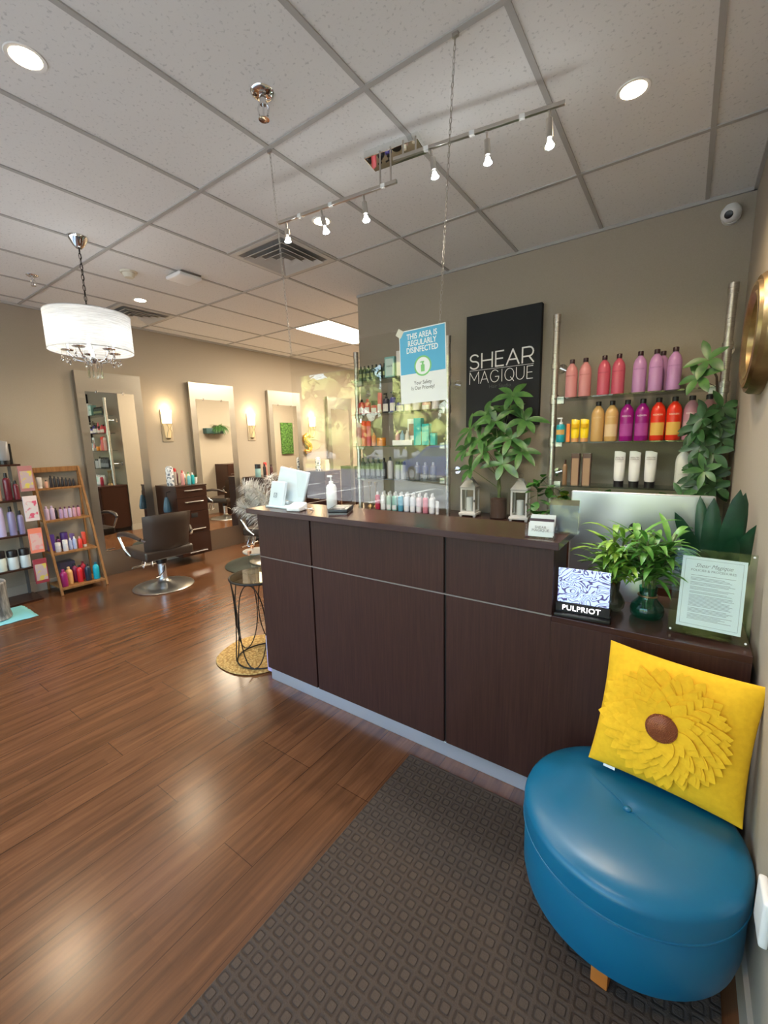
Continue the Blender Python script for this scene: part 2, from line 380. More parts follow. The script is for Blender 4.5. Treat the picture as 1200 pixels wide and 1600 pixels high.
def diffuser(x0, y0, lab):
    t = thing('air_diffuser', lab, 'ceiling vent', (x0 + .305, y0 + .305, H), 0, 'square ceiling air diffusers')
    dm = P('diffuser_paint', (.56, .54, .50), .45)
    def ring(bm, a, b_, z0, z1):
        # square sloping ring from half-width a (at z0) to b (at z1)
        for s in range(4):
            M = Matrix.Rotation(s * PI / 2, 4, 'Z'); q = [M @ Vector(p) for p in ((-a, -a, z0), (a, -a, z0), (b_, -b_, z1), (-b_, -b_, z1))]
            q += [p - Vector((0, 0, .003)) for p in q]; vv = [bm.verts.new(p) for p in q]
            for f in ((0, 1, 2, 3), (7, 6, 5, 4), (0, 4, 5, 1), (1, 5, 6, 2), (2, 6, 7, 3), (3, 7, 4, 0)): bm.faces.new([vv[i] for i in f])
    bm = bmesh.new(); ring(bm, .295, .255, -.008, -.008); ring(bm, .255, .245, -.008, -.004); obj('frame', bm, dm, t, False)
    obj('throat', mk(box, -.25, .25, -.25, .25, -.003, -.001), P('throat_dark', (.26, .25, .235), .8), t, False)
    for k, (a, b_) in enumerate(((.225, .185), (.165, .125), (.105, .07), (.045, .012))):
        bm = bmesh.new(); ring(bm, a, b_, -.028 + .0 * k, -.008); obj('louver', bm, dm, t, False)
diffuser(-3.054, 2.2714, 'large square louvred air diffuser behind the left end of the track light'); diffuser(-5.492, 2.2714, 'far square air diffuser directly behind the chandelier, by the left wall')
# fluorescent troffer
t = thing('fluorescent_panel', 'bright rectangular fluorescent ceiling panel past the wall corner', 'ceiling light', (-3.965, 4.71, H))
bm = mk(box, -.305, .305, -.61, -.59, -.01, -.001); box(bm, -.305, .305, .59, .61, -.01, -.001); box(bm, -.305, -.285, -.59, .59, -.01, -.001); box(bm, .285, .305, -.59, .59, -.01, -.001)
obj('frame', bm, trim_w, t, False); obj('lens', mk(box, -.285, .285, -.59, .59, -.007, -.002), emi('fluo_glow', (1, .88, .70), 9), t, False)
lamp('AREA', 'panel_lamp', (0, 0, -.02), 70, (1, .84, .62), (0, 0, 0), t, shape='RECTANGLE', size=.55, size_y=1.15)
t = copy_tree(t, (-3.965, 7.15, H), label='second fluorescent ceiling panel deeper in the salon')
lamp('AREA', 'panel_lamp', (0, 0, -.02), 55, (1, .84, .62), (0, 0, 0), t, shape='RECTANGLE', size=.55, size_y=1.15)

# track light
t = thing('track_light', 'brushed nickel track light with six small spot lamps on two rails', 'track light', (0, 0, 0))
a1, b1 = Vector((-2.034, 1.885, 2.80)), Vector((-1.268, 1.967, 2.80)); a2, b2 = Vector((-1.285, 1.966, 2.90)), Vector((-.516, 2.098, 2.90))
nick = P('satin_nickel', (.56, .53, .49), .28, 1)
dv = (b2 - a1); angz = math.atan2(dv.y, dv.x); Mz = Matrix.Translation((-1.335, 2.06, 0)) @ Matrix.Rotation(angz, 4, 'Z')
bm = mk(rbox, -.15, .15, -.062, .062, H - .035, H - .0005, .003, 2, Mz); obj('canopy', bm, mirror_m, t, False)
def rail(a, b_):
    d = (b_ - a); L = d.length; M = Matrix.Translation(a) @ Matrix.Rotation(math.atan2(d.y, d.x), 4, 'Z')
    bm = mk(rbox, 0, L, -.008, .008, -.008, .008, .002, 2, M); obj('rail', bm, nick, t, False)
    for f in (.22, .5, .78) if a is a2 else (.2, .48, .9): obj('connector', mk(rbox, L * f - .012, L * f + .012, -.0095, .0095, -.0095, .0095, .002, 2, M), P('clear_connector', (.75, .75, .72), .25), t)
rail(a1, b1); rail(a2, b2)
for xx, z0 in ((-1.36, 2.80), (-1.30, 2.80)):
    yy = a1.y + (b1.y - a1.y) * (xx - a1.x) / (b1.x - a1.x); obj('post', mk(tube, [(xx, yy, z0), (xx - .02, yy + .03, H - .03)], .0045, 8), nick, t)
for xx in (-1.235, -1.17):
    yy = a2.y + (b2.y - a2.y) * (xx - a2.x) / (b2.x - a2.x); obj('post', mk(tube, [(xx, yy, 2.90), (xx - .01, yy + .02, H - .03)], .0045, 8), nick, t)
bulb_e = emi('halogen_glow', (.95, .98, 1), 26)
for (top, bot) in (((-1.983, 1.893, 2.79), (-1.985, 1.90, 2.705)), ((-1.735, 1.922, 2.79), (-1.715, 1.93, 2.69)), ((-1.464, 1.95, 2.79), (-1.45, 1.95, 2.68)),
                   ((-1.093, 2.0, 2.89), (-1.085, 2.02, 2.79)), ((-.835, 2.045, 2.89), (-.83, 2.05, 2.775)), ((-.577, 2.09, 2.89), (-.568, 2.08, 2.76))):
    top, bot = Vector(top), Vector(bot); d = (bot - top).normalized(); hd = bot - top
    bm = mk(tube, [top, top + d * .03], .006, 10); tube(bm, [top + d * .03, top + d * .034, bot - d * .022, bot - d * .02], [.008, .014, .014, .012], 16)
    h_ = obj('spot_head', bm, nick, t)
    bm = mk(tube, [bot - d * .022, bot - d * .012, bot + d * .012, bot + d * .016], [.010, .014, .022, .021], 18, False); obj('reflector', bm, clear_g, h_)
    bm = mk(tube, [bot - d * .012, bot + d * .004, bot + d * .012, bot + d * .0135], [.008, .014, .019, .017], 18); obj('bulb', bm, bulb_e, h_)
    lamp('SPOT', 'track_lamp', bot + d * .03, 16, COOL, Vector(d).to_track_quat('-Z', 'Y').to_euler(), t, spot_size=2.2, spot_blend=.9, shadow_soft_size=.02)

# chandelier
t = thing('drum_chandelier', 'chandelier with white drum shade, chrome canopy, chain and hanging crystals', 'chandelier', (-3.63, 1.458, 0))
obj('canopy', mk(lathe, [(0, H - .075), (.02, H - .075), (.035, H - .06), (.058, H - .02), (.066, H - .006), (.066, H), (0, H)], seg=28), chrome, t)
bm = bmesh.new(); chain(bm, (0, 0, H - .075), (0, 0, 2.48), .045, .0022, .009); tube(bm, [(0, 0, H - .07), (.006, .004, 2.8), (-.004, 0, 2.6), (0, 0, 2.48)], .002, 5); obj('chain', bm, dark_metal, t)
shade = bpy.data.materials.new('sheer_shade'); shade.use_nodes = True; n = shade.node_tree.nodes; l = shade.node_tree.links; n.clear()
o_ = n.new('ShaderNodeOutputMaterial'); mxa = n.new('ShaderNodeMixShader'); df = n.new('ShaderNodeBsdfDiffuse'); tl = n.new('ShaderNodeBsdfTranslucent'); tp = n.new('ShaderNodeBsdfTransparent'); mxb = n.new('ShaderNodeMixShader')
df.inputs[0].default_value = (.85, .86, .86, 1); tl.inputs[0].default_value = (.9, .92, .92, 1); mxa.inputs[0].default_value = .6
tc = n.new('ShaderNodeTexCoord'); mp = n.new('ShaderNodeMapping'); mp.inputs['Scale'].default_value = (3, 3, 70); nz = n.new('ShaderNodeTexNoise'); nz.inputs['Scale'].default_value = 3; nz.inputs['Detail'].default_value = 4
rr_ = n.new('ShaderNodeValToRGB'); rr_.color_ramp.elements[0].position = .35; rr_.color_ramp.elements[0].color = (.12,) * 3 + (1,); rr_.color_ramp.elements[1].position = .65; rr_.color_ramp.elements[1].color = (.5,) * 3 + (1,)
l.new(tc.outputs['Object'], mp.inputs[0]); l.new(mp.outputs[0], nz.inputs['Vector']); l.new(nz.outputs[0], rr_.inputs[0]); l.new(rr_.outputs[0], mxb.inputs[0])
l.new(df.outputs[0], mxa.inputs[1]); l.new(tl.outputs[0], mxa.inputs[2]); l.new(mxa.outputs[0], mxb.inputs[1]); l.new(tp.outputs[0], mxb.inputs[2]); l.new(mxb.outputs[0], o_.inputs[0])
rs = .268
sh = obj('drum_shade', mk(lathe, [(rs, 2.235), (rs, 2.49), (rs - .002, 2.49), (rs - .002, 2.235), (rs, 2.235)], seg=64), shade, t)
for z in (2.235, 2.49): obj('hem', mk(tube, [(rs * math.cos(a), rs * math.sin(a), z) for a in [2 * PI * k / 64 for k in range(64)]], .0028, 5, False, True), P('hem_grey', (.5, .5, .52), .5), sh)
bm = bmesh.new()
for k in range(3):
    a = k * 2 * PI / 3; tube(bm, [(0, 0, 2.47), (rs * math.cos(a), rs * math.sin(a), 2.485)], .0025, 6)
tube(bm, [(0, 0, 2.5), (0, 0, 2.16)], .006, 8)
lathe(bm, [(0, 2.15), (.02, 2.155), (.03, 2.18), (.018, 2.2), (.012, 2.25), (0, 2.25)], seg=16); obj('stem', bm, chrome, t)
cg = emi('candle_bulb_glow', (.96, .98, 1), 14)
for k in range(5):
    a = .35 + k * 2 * PI / 5; ca, sa = math.cos(a), math.sin(a); R_ = .155
    bm = mk(tube, [(0, 0, 2.20), (.05 * ca, .05 * sa, 2.16), (.11 * ca, .11 * sa, 2.175), (R_ * ca, R_ * sa, 2.235)], .0045, 8)
    lathe(bm, [(0, 2.232), (.038, 2.238), (.042, 2.243), (.012, 2.247), (.011, 2.30), (0, 2.30)], (R_ * ca, R_ * sa, 0), 16); ar = obj('arm', bm, clear_g if k > 5 else chrome, t)
    obj('candle_bulb', mk(lathe, [(0, 2.30), (.009, 2.302), (.016, 2.33), (.011, 2.36), (0, 2.385)], (R_ * ca, R_ * sa, 0), 12), cg, ar)
    lamp('POINT', 'candle_lamp', (R_ * ca, R_ * sa, 2.335), 1.1, COOL, parent=t, shadow_soft_size=.018)
    for q in range(4):
        aa = a + q * PI / 2; x, y = R_ * ca + .036 * math.cos(aa), R_ * sa + .036 * math.sin(aa); dz = .02 * (q % 2)
        bm = mk(tube, [(x, y, 2.24), (x, y, 2.2 - dz)], .0012, 4); lathe(bm, [(0, -.006), (.006, 0), (.011, .011), (.004, .03), (0, .034)], (x, y, 2.168 - dz), 8)
        obj('crystal_drop', bm, crystal, t)
bm = bmesh.new()
for k in range(10):
    a = k * 2 * PI / 10; tube(bm, [(.045 * math.cos(a), .045 * math.sin(a), 2.18), (.045 * math.cos(a), .045 * math.sin(a), 2.05)], .005, 6)
obj('crystal_rods', bm, crystal, t)

# security camera
t = thing('security_camera', 'small white dome security camera high in the right corner', 'camera', (.124, YB, 2.875)); t.rotation_euler = (0, 0, 0)
obj('mount', mk(tube, [(0, 0, 0), (0, -.03, 0)], .05, 24), white_pl, t)
bm = mk(lathe, [(0, -.052), (.03, -.045), (.05, -.02), (.054, 0), (.05, .02), (.03, .045), (0, .05)], seg=28); hd_ = obj('housing', bm, white_pl, t, loc=(-.004, -.06, 0))
cd = Vector((-.25, -.85, -.42)).normalized(); c0 = Vector((-.004, -.06, 0))
obj('lens', mk(tube, [c0 + cd * .03, c0 + cd * .053, c0 + cd * .056], [.024, .022, .012], 20), black_pl, t)

# round gilt mirror on right wall
t = thing('gilt_frame', 'round antique gold moulded frame hanging on the right wall', 'mirror', (XR, 2.44, 1.93))
bm = bmesh.new(); prof = [(.17, .012), (.175, .045), (.195, .06), (.205, .052), (.225, .062), (.24, .06), (.245, .045), (.262, .05), (.272, .035), (.275, .0), (.17, .0)]
S = 56; rings = []
for k in range(S):
    a = 2 * PI * k / S; rings.append([bm.verts.new((-d, r * 1.5 * math.cos(a) if False else r * 1.28 * math.cos(a), r * .86 * math.sin(a))) for r, d in prof])
for k in range(S):
    a, b_ = rings[k], rings[(k + 1) % S]
    for q in range(len(prof)): bm.faces.new((a[q], a[(q + 1) % len(prof)], b_[(q + 1) % len(prof)], b_[q]))
obj('frame', bm, gold, t, ang=.5)
obj('mirror_glass', mk(lathe, [(0, 0), (.18, 0), (.18, .01), (0, .01)], seg=40), mirror_m, t, rot=(0, -PI / 2, 0), loc=(-.002, 0, 0)).scale = (.86, 1.28, 1)
# white switch box on right wall near the mat
t = thing('wall_outlet_cover', 'white plastic cover low on the right wall beside the ottoman', 'outlet cover', (XR - .001, 1.18, .42))
obj('plate', mk(rbox, -.018, 0, -.045, .045, -.06, .06, .008, 3), white_pl, t)

# ------------------------------------------------------------------ mat
bm = mk(rbox, -1.0, .19, -.75, 1.585, .0005, .010, .004, 2); mt_ = obj('entrance_mat', bm, mat_m, smooth=False); tag(mt_, 'large brown waffle pattern entrance mat on the wood floor', 'mat')

# ------------------------------------------------------------------ reception desk
yc = 1.673
t = thing('reception_desk', 'dark espresso wood reception desk with high and low counter and silver kick strip', 'reception desk', (0, 0, 0))
xs_ = (-2.154, -1.70, -.8545, -.386, .222)
obj('carcass', mk(box, -2.135, .215, yc + .012, yc + .045, .07, .81), P('groove_black', (.006, .004, .004), .6), t, False)
obj('upper_carcass', mk(box, -2.135, -.40, yc + .012, yc + .045, .81, 1.115), P('groove_black'), t, False)
g = .0065
for k in range(2): obj('lower_panel', mk(box, xs_[k] + (g if k else 0), xs_[k + 1] - g, yc, yc + .018, .078, .832), espresso, t, False, .0012)
bm = mk(box, xs_[2] + g, -.386, yc, yc + .018, .078, .832); box(bm, -.386, xs_[4], yc, yc + .018, .078, .811); bmesh.ops.remove_doubles(bm, verts=bm.verts, dist=1e-5)
obj('lower_panel', bm, espresso, t, False, .0012)
for k in range(3): obj('upper_panel', mk(box, xs_[k] + (g if k else 0), xs_[k + 1] - (g if k < 2 else 0), yc, yc + .018, .8385, 1.117), espresso, t, False, .0012)
obj('side_panel', mk(box, -2.154, -2.136, yc + .018, 2.42, .078, 1.117), espresso, t, False, .0012)
obj('inner_end_panel', mk(box, -.404, -.386, yc + .018, 1.90, .836, 1.117), espresso, t, False, .0012)
obj('inner_end_panel', mk(box, .204, .222, yc + .018, 2.42, .078, .811), espresso, t, False, .0012)
obj('kick_strip', mk(box, -2.13, .222, yc + .005, yc + .03, 0, .076), alu, t, False, .002)
obj('transaction_top', mk(box, -2.185, -.357, yc - .058, 1.945, 1.117, 1.1465), espresso_top, t, False, .0015)
obj('low_top', mk(box, -.386, .222, yc - .0, 1.99, .811, .836), espresso_top, t, False, .0015)
obj('work_surface', mk(box, -2.136, .204, 1.72, 2.42, .72, .745), espresso_top, t, False, .0015)
seam_m = P('seam_metal', (.30, .27, .26), .35, .6)
obj('seam_strip', mk(box, -2.154, -.386, yc - .001, yc + .012, .8325, .838), seam_m, t, False)

# back credenza
t = thing('back_credenza', 'long dark wood cabinet along the back wall under the glass shelves', 'cabinet', (0, 0, 0))
obj('worktop', mk(box, -2.87, .20, 3.20, YB - .013, .84, .868), espresso_top, t, False, .0015)
obj('body', mk(box, -2.86, .19, 3.24, YB - .013, .08, .84), cab_wood, t, False); obj('plinth', mk(box, -2.84, .18, 3.29, YB - .013, 0, .08), black_pl, t, False)
for k in range(5):
    d_ = obj('door', mk(box, -2.855 + k * .609, -2.855 + (k + 1) * .609 - .006, 3.222, 3.24, .09, .83), cab_wood, t, False, .001)
    obj('handle', mk(tube, [(-2.855 + k * .609 + .06, 3.205, .76), (-2.855 + k * .609 + .2, 3.205, .76)], .005, 8), nick, d_)
# ------------------------------------------------------------------ hanging clear screen, chains, poster
t = thing('hanging_clear_screen', 'clear acrylic screen hanging on two chains above the reception desk', 'screen', (0, 0, 0))
obj('acrylic_sheet', mk(rbox, -1.80, -.845, 1.688, 1.692, 1.228, 2.02, .0009, 1), acrylic, t, False)
bm = mk(chain, (-1.842, 1.672, H - .006), (-1.785, 1.688, 2.008), .024, .0014, .0045); obj('chain', bm, nick, t)
bm = mk(chain, (-.806, 1.664, H - .006), (-.885, 1.688, 2.012), .024, .0014, .0045); obj('chain', bm, nick, t)
for x, y in ((-1.842, 1.672), (-.806, 1.664)): obj('ceiling_clip', mk(box, x - .012, x + .012, y - .006, y + .006, H - .02, H - .007), nick, t, False)
t = thing('disinfected_notice', 'blue and white disinfection notice taped to the hanging clear screen', 'poster', (-.970, 1.6868, 1.857)); t.rotation_euler = (0, math.radians(-1.2), 0)
obj('sheet', mk(box, -.116, .116, -.0006, 0, -.157, .157), paper, t, False)
blue = P('poster_blue', (.10, .42, .68), .6); pgreen = P('poster_green', (.22, .56, .20), .6); pdark = P('poster_ink', (.12, .10, .10), .7)
bm = mk(box, -.112, .112, -.0009, -.0007, -.03, .153); obj('blue_panel', bm, blue, t, False)
obj('heading', text_bm('THIS AREA IS\nREGULARLY\nDISINFECTED', .033, .0001, sx=.80, off=.0006, lines=.88), P('poster_white', (.85, .87, .88), .6), t, False, loc=(0, -.0012, .098))
bm = mk(lathe, [(0, 0), (.036, 0), (.036, .0002), (0, .0002)], seg=40); obj('badge', bm, P('poster_white'), t, False, rot=(PI / 2, 0, 0), loc=(.002, -.0010, -.002))
bm = mk(lathe, [(.036, 0), (.043, 0), (.043, .0002), (.036, .0002)], seg=40); obj('badge_ring', bm, pgreen, t, False, rot=(PI / 2, 0, 0), loc=(.002, -.0010, -.002))
bm = mk(box, -.009, .009, -.0006, 0, -.026, .003); box(bm, -.004, .004, -.0006, 0, .003, .012); box(bm, -.009, .007, -.0006, 0, .012, .017); box(bm, -.014, -.009, -.0006, 0, .0125, .0155); obj('spray_symbol', bm, pgreen, t, False, loc=(.002, -.0013, 0))
obj('caption', text_bm('Your Safety\nIs Our Priority!', .0225, .0001, sx=.84, lines=1.0), pdark, t, False, loc=(0, -.0012, -.083))
obj('tape', mk(box, -.016, .016, -.0014, -.0012, -.016, .016, Matrix.Rotation(.6, 4, 'Y')), P('tape', (.7, .68, .6), .4), t, False, loc=(-.112, 0, .150))

# ------------------------------------------------------------------ canvas sign with stroke lettering
def strokes(bm, ch, x, z, wd, ht, th, y=0, d=.0015):
    def arc(cx_, cz, rx, rz, a0, a1, k=12): return [(cx_ + rx * math.cos(math.radians(a0 + (a1 - a0) * i / k)), cz + rz * math.sin(math.radians(a0 + (a1 - a0) * i / k))) for i in range(k + 1)]
    G = {'S': [arc(.5, .735, .42, .235, 25, 270, 14) + arc(.5, .245, .45, .255, 90, -155, 14)], 'H': [[(0.05, 0), (.05, 1)], [(.95, 0), (.95, 1)], [(.05, .5), (.95, .5)]],
         'E': [[(.9, 0), (.08, 0), (.08, 1), (.9, 1)], [(.08, .5), (.8, .5)]], 'A': [[(0, 0), (.5, 1), (1, 0)], [(.18, .33), (.82, .33)]],
         'R': [[(.08, 0), (.08, 1), (.55, 1)] + arc(.6, .7, .32, .3, 90, -90, 8) + [(.08, .4)], [(.6, .4), (.95, 0)]], 'M': [[(.0, 0), (.04, 1), (.5, .3), (.96, 1), (1, 0)]],
         'G': [arc(.52, .5, .48, .5, 42, 335, 22) + [(.97, .45), (.58, .45)]], 'I': [[(.5, 0), (.5, 1)]], 'Q': [arc(.5, .5, .48, .5, 0, 360, 24), [(.62, .28), (.98, -.06)]],
         'U': [[(.05, 1), (.05, .4)] + arc(.5, .4, .45, .4, 180, 360, 12) + [(.95, 1)]]}
    for pl in G[ch]:
        pts = [(x + px_ * wd, z + pz * ht) for px_, pz in pl]
        for (xa, za), (xb, zb) in zip(pts, pts[1:]):
            L = math.hypot(xb - xa, zb - za)
            if L < 1e-6: continue
            M = Matrix.Translation(((xa + xb) / 2, y, (za + zb) / 2)) @ Matrix.Rotation(-math.atan2(zb - za, xb - xa), 4, 'Y')
            strokes.n = (getattr(strokes, 'n', 0) + 1) % 5; box(bm, -L / 2 - th * .35, L / 2 + th * .35, -d - .00015 * strokes.n, 0, -th / 2, th / 2, M)
def word(s, x0, x1, z, ht, th, gap=.18):
    wds = {'I': .25, 'M': 1.15, 'E': .75, 'S': .8, 'G': 1.05, 'Q': 1.05}; tot = sum(wds.get(c, .95) for c in s) + gap * (len(s) - 1); u = (x1 - x0) / tot; bm = bmesh.new(); x = x0
    for c in s: strokes(bm, c, x, z, wds.get(c, .95) * u, ht, th); x += (wds.get(c, .95) + gap) * u
    return bm
t = thing('salon_name_sign', 'black canvas wall sign with thin white salon name lettering', 'sign', (-1.322, YB, 2.11))
blk = P('black_canvas', (.0075, .0095, .013), .75); wt = P('sign_white', (.86, .86, .86), .6)
obj('canvas', mk(rbox, -.318, .318, -.055, -.001, -.47, .47, .003, 2), blk, t, False)
o = obj('name_lettering', word('SHEAR', -.285, .27, .03, .118, .0115), wt, t, False, loc=(0, -.0551, 0))
o = obj('name_lettering', word('MAGIQUE', -.285, .268, -.098, .098, .005, .2), wt, t, False, loc=(0, -.0551, 0))
obj('rule_line', mk(box, -.285, .268, -.001, 0, .0125, .0155), wt, t, False, loc=(0, -.0551, 0))
obj('tagline', text_bm('Hair Studio', .042, .0003, sx=1.0), P('sign_grey', (.06, .065, .07), .6), t, False, loc=(-.01, -.0555, -.133))

# ------------------------------------------------------------------ wall mounted pole shelves
def pole(t, x, z0, z1, y=3.5, cl=()):
    bm = mk(tube, [(x, y, z0), (x, y, z1 - .06)], .0235, 20); tube(bm, [(x, y, z1 - .06), (x, y, z1)], .0275, 20)
    p = obj('pole', bm, steel, t)
    for z in cl:
        bm = mk(tube, [(x, y, z - .025), (x, y, z + .045)], .030, 20); s = 1 if x < (-.3 if x > -1.2 else -2.3) else -1
        box(bm, *sorted((x + s * .02, x + s * .075)), y - .014, y + .014, z - .026, z + .028); obj('clamp', bm, steel, t, bevel=.002)
def standoff(t, x, z, y=3.5):
    bm = mk(tube, [(x, y + .0, z - .022), (x, y, z + .022)], .030, 20); obj('collar', bm, steel, t)
    bm = mk(tube, [(x + .012, y, z), (x + .012, YB - .008, z)], .009, 12); tube(bm, [(x + .012, YB - .008, z), (x + .012, YB, z)], .034, 24); obj('standoff', bm, chrome, t)
def glass_shelves(label, xa, xb, zs, ztop, zbot, sos):
    t = thing('glass_wall_shelves', label, 'shelf', (0, 0, 0), 0, 'pole mounted glass product shelves')
    for x in (xa, xb): pole(t, x, zbot, ztop, cl=zs)
    for z in zs: obj('glass_shelf', mk(box, xa + .03, xb - .03, 3.37, 3.63, z - .0, z + .009), shelf_g, t, False)
    for x in (xa, xb):
        for z in sos: standoff(t, x, z)
    return t
ZR = (1.808, 1.487, 1.166); ZL = (2.112, 1.795, 1.483, 1.165)
glass_shelves('three glass shelves on steel poles to the right of the black sign', -.855, .165, ZR, 2.43, .868, (2.065, 1.25))
glass_shelves('four glass shelves on steel poles seen through the hanging screen', -2.78, -1.757, ZL, 2.42, .868, (2.03, 1.25))

# ------------------------------------------------------------------ bottles
BC = {}
def vessel(kind, name, lab, cat, x, y, z, col, cap=(.02, .012, .012), h=.24, r=.04, rz=0, grp=None, txt=None, tcol=(.9, .9, .9), patch=None, tsz=.016, tz=.62, rough=.28, pz=(.3, .7), grad=None):
    key = (kind, col, cap, h, r, txt, patch, tz)
    t = thing(name, lab, cat, (x, y, z), rz, grp)
    if key in BC:
        for c_ in BC[key]: q = c_.copy(); C.objects.link(q); q.parent = t
        return t
    mcol = P('vessel_%.3f_%.3f_%.3f' % col, col, rough); mcap = P('cap_%.3f_%.3f_%.3f' % cap, cap, .35); seg = 20
    if kind == 'litre':
        obj('body', mk(lathe, [(0, 0), (r * .93, 0), (r, .006), (r, h * .62), (r * .97, h * .70), (r * .80, h * .79), (r * .5, h * .855), (r * .36, h * .875), (r * .36, h * .9), (0, h * .9)], seg=28), mcol, t)
        obj('cap', mk(lathe, [(0, h * .895), (r * .42, h * .895), (r * .42, h - .002), (r * .38, h), (0, h)], seg=20), mcap, t)
    elif kind == 'slim':
        obj('body', mk(lathe, [(0, 0), (r * .95, 0), (r, .004), (r, h * .72), (r * .8, h * .79), (r * .45, h * .82), (0, h * .82)], seg=seg), mcol, t)
        obj('cap', mk(lathe, [(0, h * .815), (r * .5, h * .815), (r * .42, h - .002), (0, h)], seg=16), mcap, t)
    elif kind == 'can':
        obj('body', mk(lathe, [(0, 0), (r * .95, 0), (r, .004), (r, h * .8), (0, h * .8)], seg=seg), mcol, t)
        obj('cap', mk(lathe, [(0, h * .8), (r * .98, h * .8), (r * .98, h * .93), (r * .8, h), (0, h)], seg=seg), mcap, t)
    elif kind == 'pump':
        obj('body', mk(lathe, [(0, 0), (r * .95, 0), (r, .004), (r, h * .62), (r * .8, h * .70), (r * .35, h * .73), (0, h * .73)], seg=seg), mcol, t)
        bm = mk(lathe, [(0, h * .725), (r * .42, h * .725), (r * .42, h * .80), (r * .15, h * .82), (r * .15, h * .92), (0, h * .92)], seg=14); rbox(bm, -r * .9, r * .3, -.006, .006, h * .92, h * .92 + .012, .003, 1); obj('pump_head', bm, mcap, t)
    elif kind == 'jar':
        obj('body', mk(lathe, [(0, 0), (r * .95, 0), (r, .004), (r, h * .62), (r * .92, h * .66), (0, h * .66)], seg=seg), mcol, t)
        obj('lid', mk(lathe, [(0, h * .66), (r * 1.0, h * .66), (r * 1.0, h * .98), (r * .96, h), (0, h)], seg=seg), mcap, t)
    elif kind == 'box':
        obj('carton', mk(box, -r, r, -r * .8, r * .8, 0, h), mcol, t, False, .0015)
        if patch: obj('label_panel', mk(box, -r * .8, r * .8, -r * .8 - .0008, -r * .8, h * pz[0], h * pz[1]), P('patch_%.2f_%.2f_%.2f' % patch, patch, .6), t, False)
    elif kind == 'tube':      # squeeze tube standing on its cap
        bm = bmesh.new(); K = 20; rings = []
        for i, (sx_, sy_, zz) in enumerate(((.82, .82, .16), (.95, .85, .2), (1, .75, .45), (1.0, .5, .75), (1.0, .2, .95), (1.0, .08, 1.0))):
            rings.append([bm.verts.new((r * sx_ * math.cos(2 * PI * k / K), r * sy_ * math.sin(2 * PI * k / K), h * zz - (.012 * (h / .25) * max(0, math.cos(2 * PI * k / K)) if i >= 4 else 0))) for k in range(K)])
        for a, b_ in zip(rings, rings[1:]):
            for k in range(K): bm.faces.new((a[k], a[(k + 1) % K], b_[(k + 1) % K], b_[k]))
        bm.faces.new(rings[-1]); bm.faces.new(rings[0][::-1]); obj('body', bm, mcol, t)
        obj('cap', mk(lathe, [(0, 0), (r * .9, 0), (r * .9, h * .16), (0, h * .16)], seg=20), mcap, t)
    if patch and kind != 'box':
        rr = r + .0005; bm = bmesh.new(); K = 10; A = 1.05; z0, z1 = h * pz[0], h * pz[1]
        a_ = [bm.verts.new((rr * math.sin(-A + 2 * A * k / K), -rr * math.cos(-A + 2 * A * k / K), z0)) for k in range(K + 1)]; b_ = [bm.verts.new((q.co.x, q.co.y, z1)) for q in a_]
        for k in range(K): bm.faces.new((a_[k], a_[k + 1], b_[k + 1], b_[k]))
        obj('label_panel', bm, P('patch_%.2f_%.2f_%.2f' % patch, patch, .6), t, recalc=False)
    if txt: obj('lettering', text_bm(txt, tsz, .0002, curve_r=r if kind != 'box' else None, lines=.9), P('ink_%.2f_%.2f_%.2f' % tcol, tcol, .6), t, False, loc=(0, (-r * .8 - .001 if kind == 'box' else 0), h * tz))
    BC[key] = kids(t)
    return t
WHT = (.75, .74, .73); BLK = (.012, .01, .012)
# right unit, top shelf
z1, z2, z3 = ZR[0] + .009, ZR[1] + .009, ZR[2] + .009; gy = 3.47
g1 = 'litre bottles on the top right-hand glass shelf'
pk, rose, lil = (.66, .27, .27), (.58, .10, .15), (.54, .27, .52)
wine = (.035, .012, .018)
for x, c, tc_, lab in ((-.73, pk, (.4, .1, .1), 'pale pink litre bottle at the left end of the top right-hand shelf'), (-.638, pk, (.4, .1, .1), 'second pale pink litre bottle, next to the dark pink pair'),
                (-.515, rose, (.3, .03, .06), 'left dark pink litre bottle on the top right-hand shelf'), (-.424, rose, (.3, .03, .06), 'right dark pink litre bottle on the top right-hand shelf'),
                (-.297, lil, (.3, .12, .3), 'left lilac litre bottle, right of the dark pink pair'), (-.203, lil, (.3, .12, .3), 'middle lilac litre bottle, in front of another lilac bottle'), (-.1, lil, (.3, .12, .3), 'rightmost lilac litre bottle on the top shelf, standing apart')):
    vessel('litre', 'shampoo_bottle', lab, 'bottle', x, gy, z1, c, wine, .275, .041, 0, g1, 'PUREOLOGY', tc_, tsz=.0125, tz=.57)
vessel('litre', 'shampoo_bottle', 'lilac litre bottle half hidden behind the middle one', 'bottle', -.172, 3.575, z1, lil, wine, .275, .041, 0, g1)
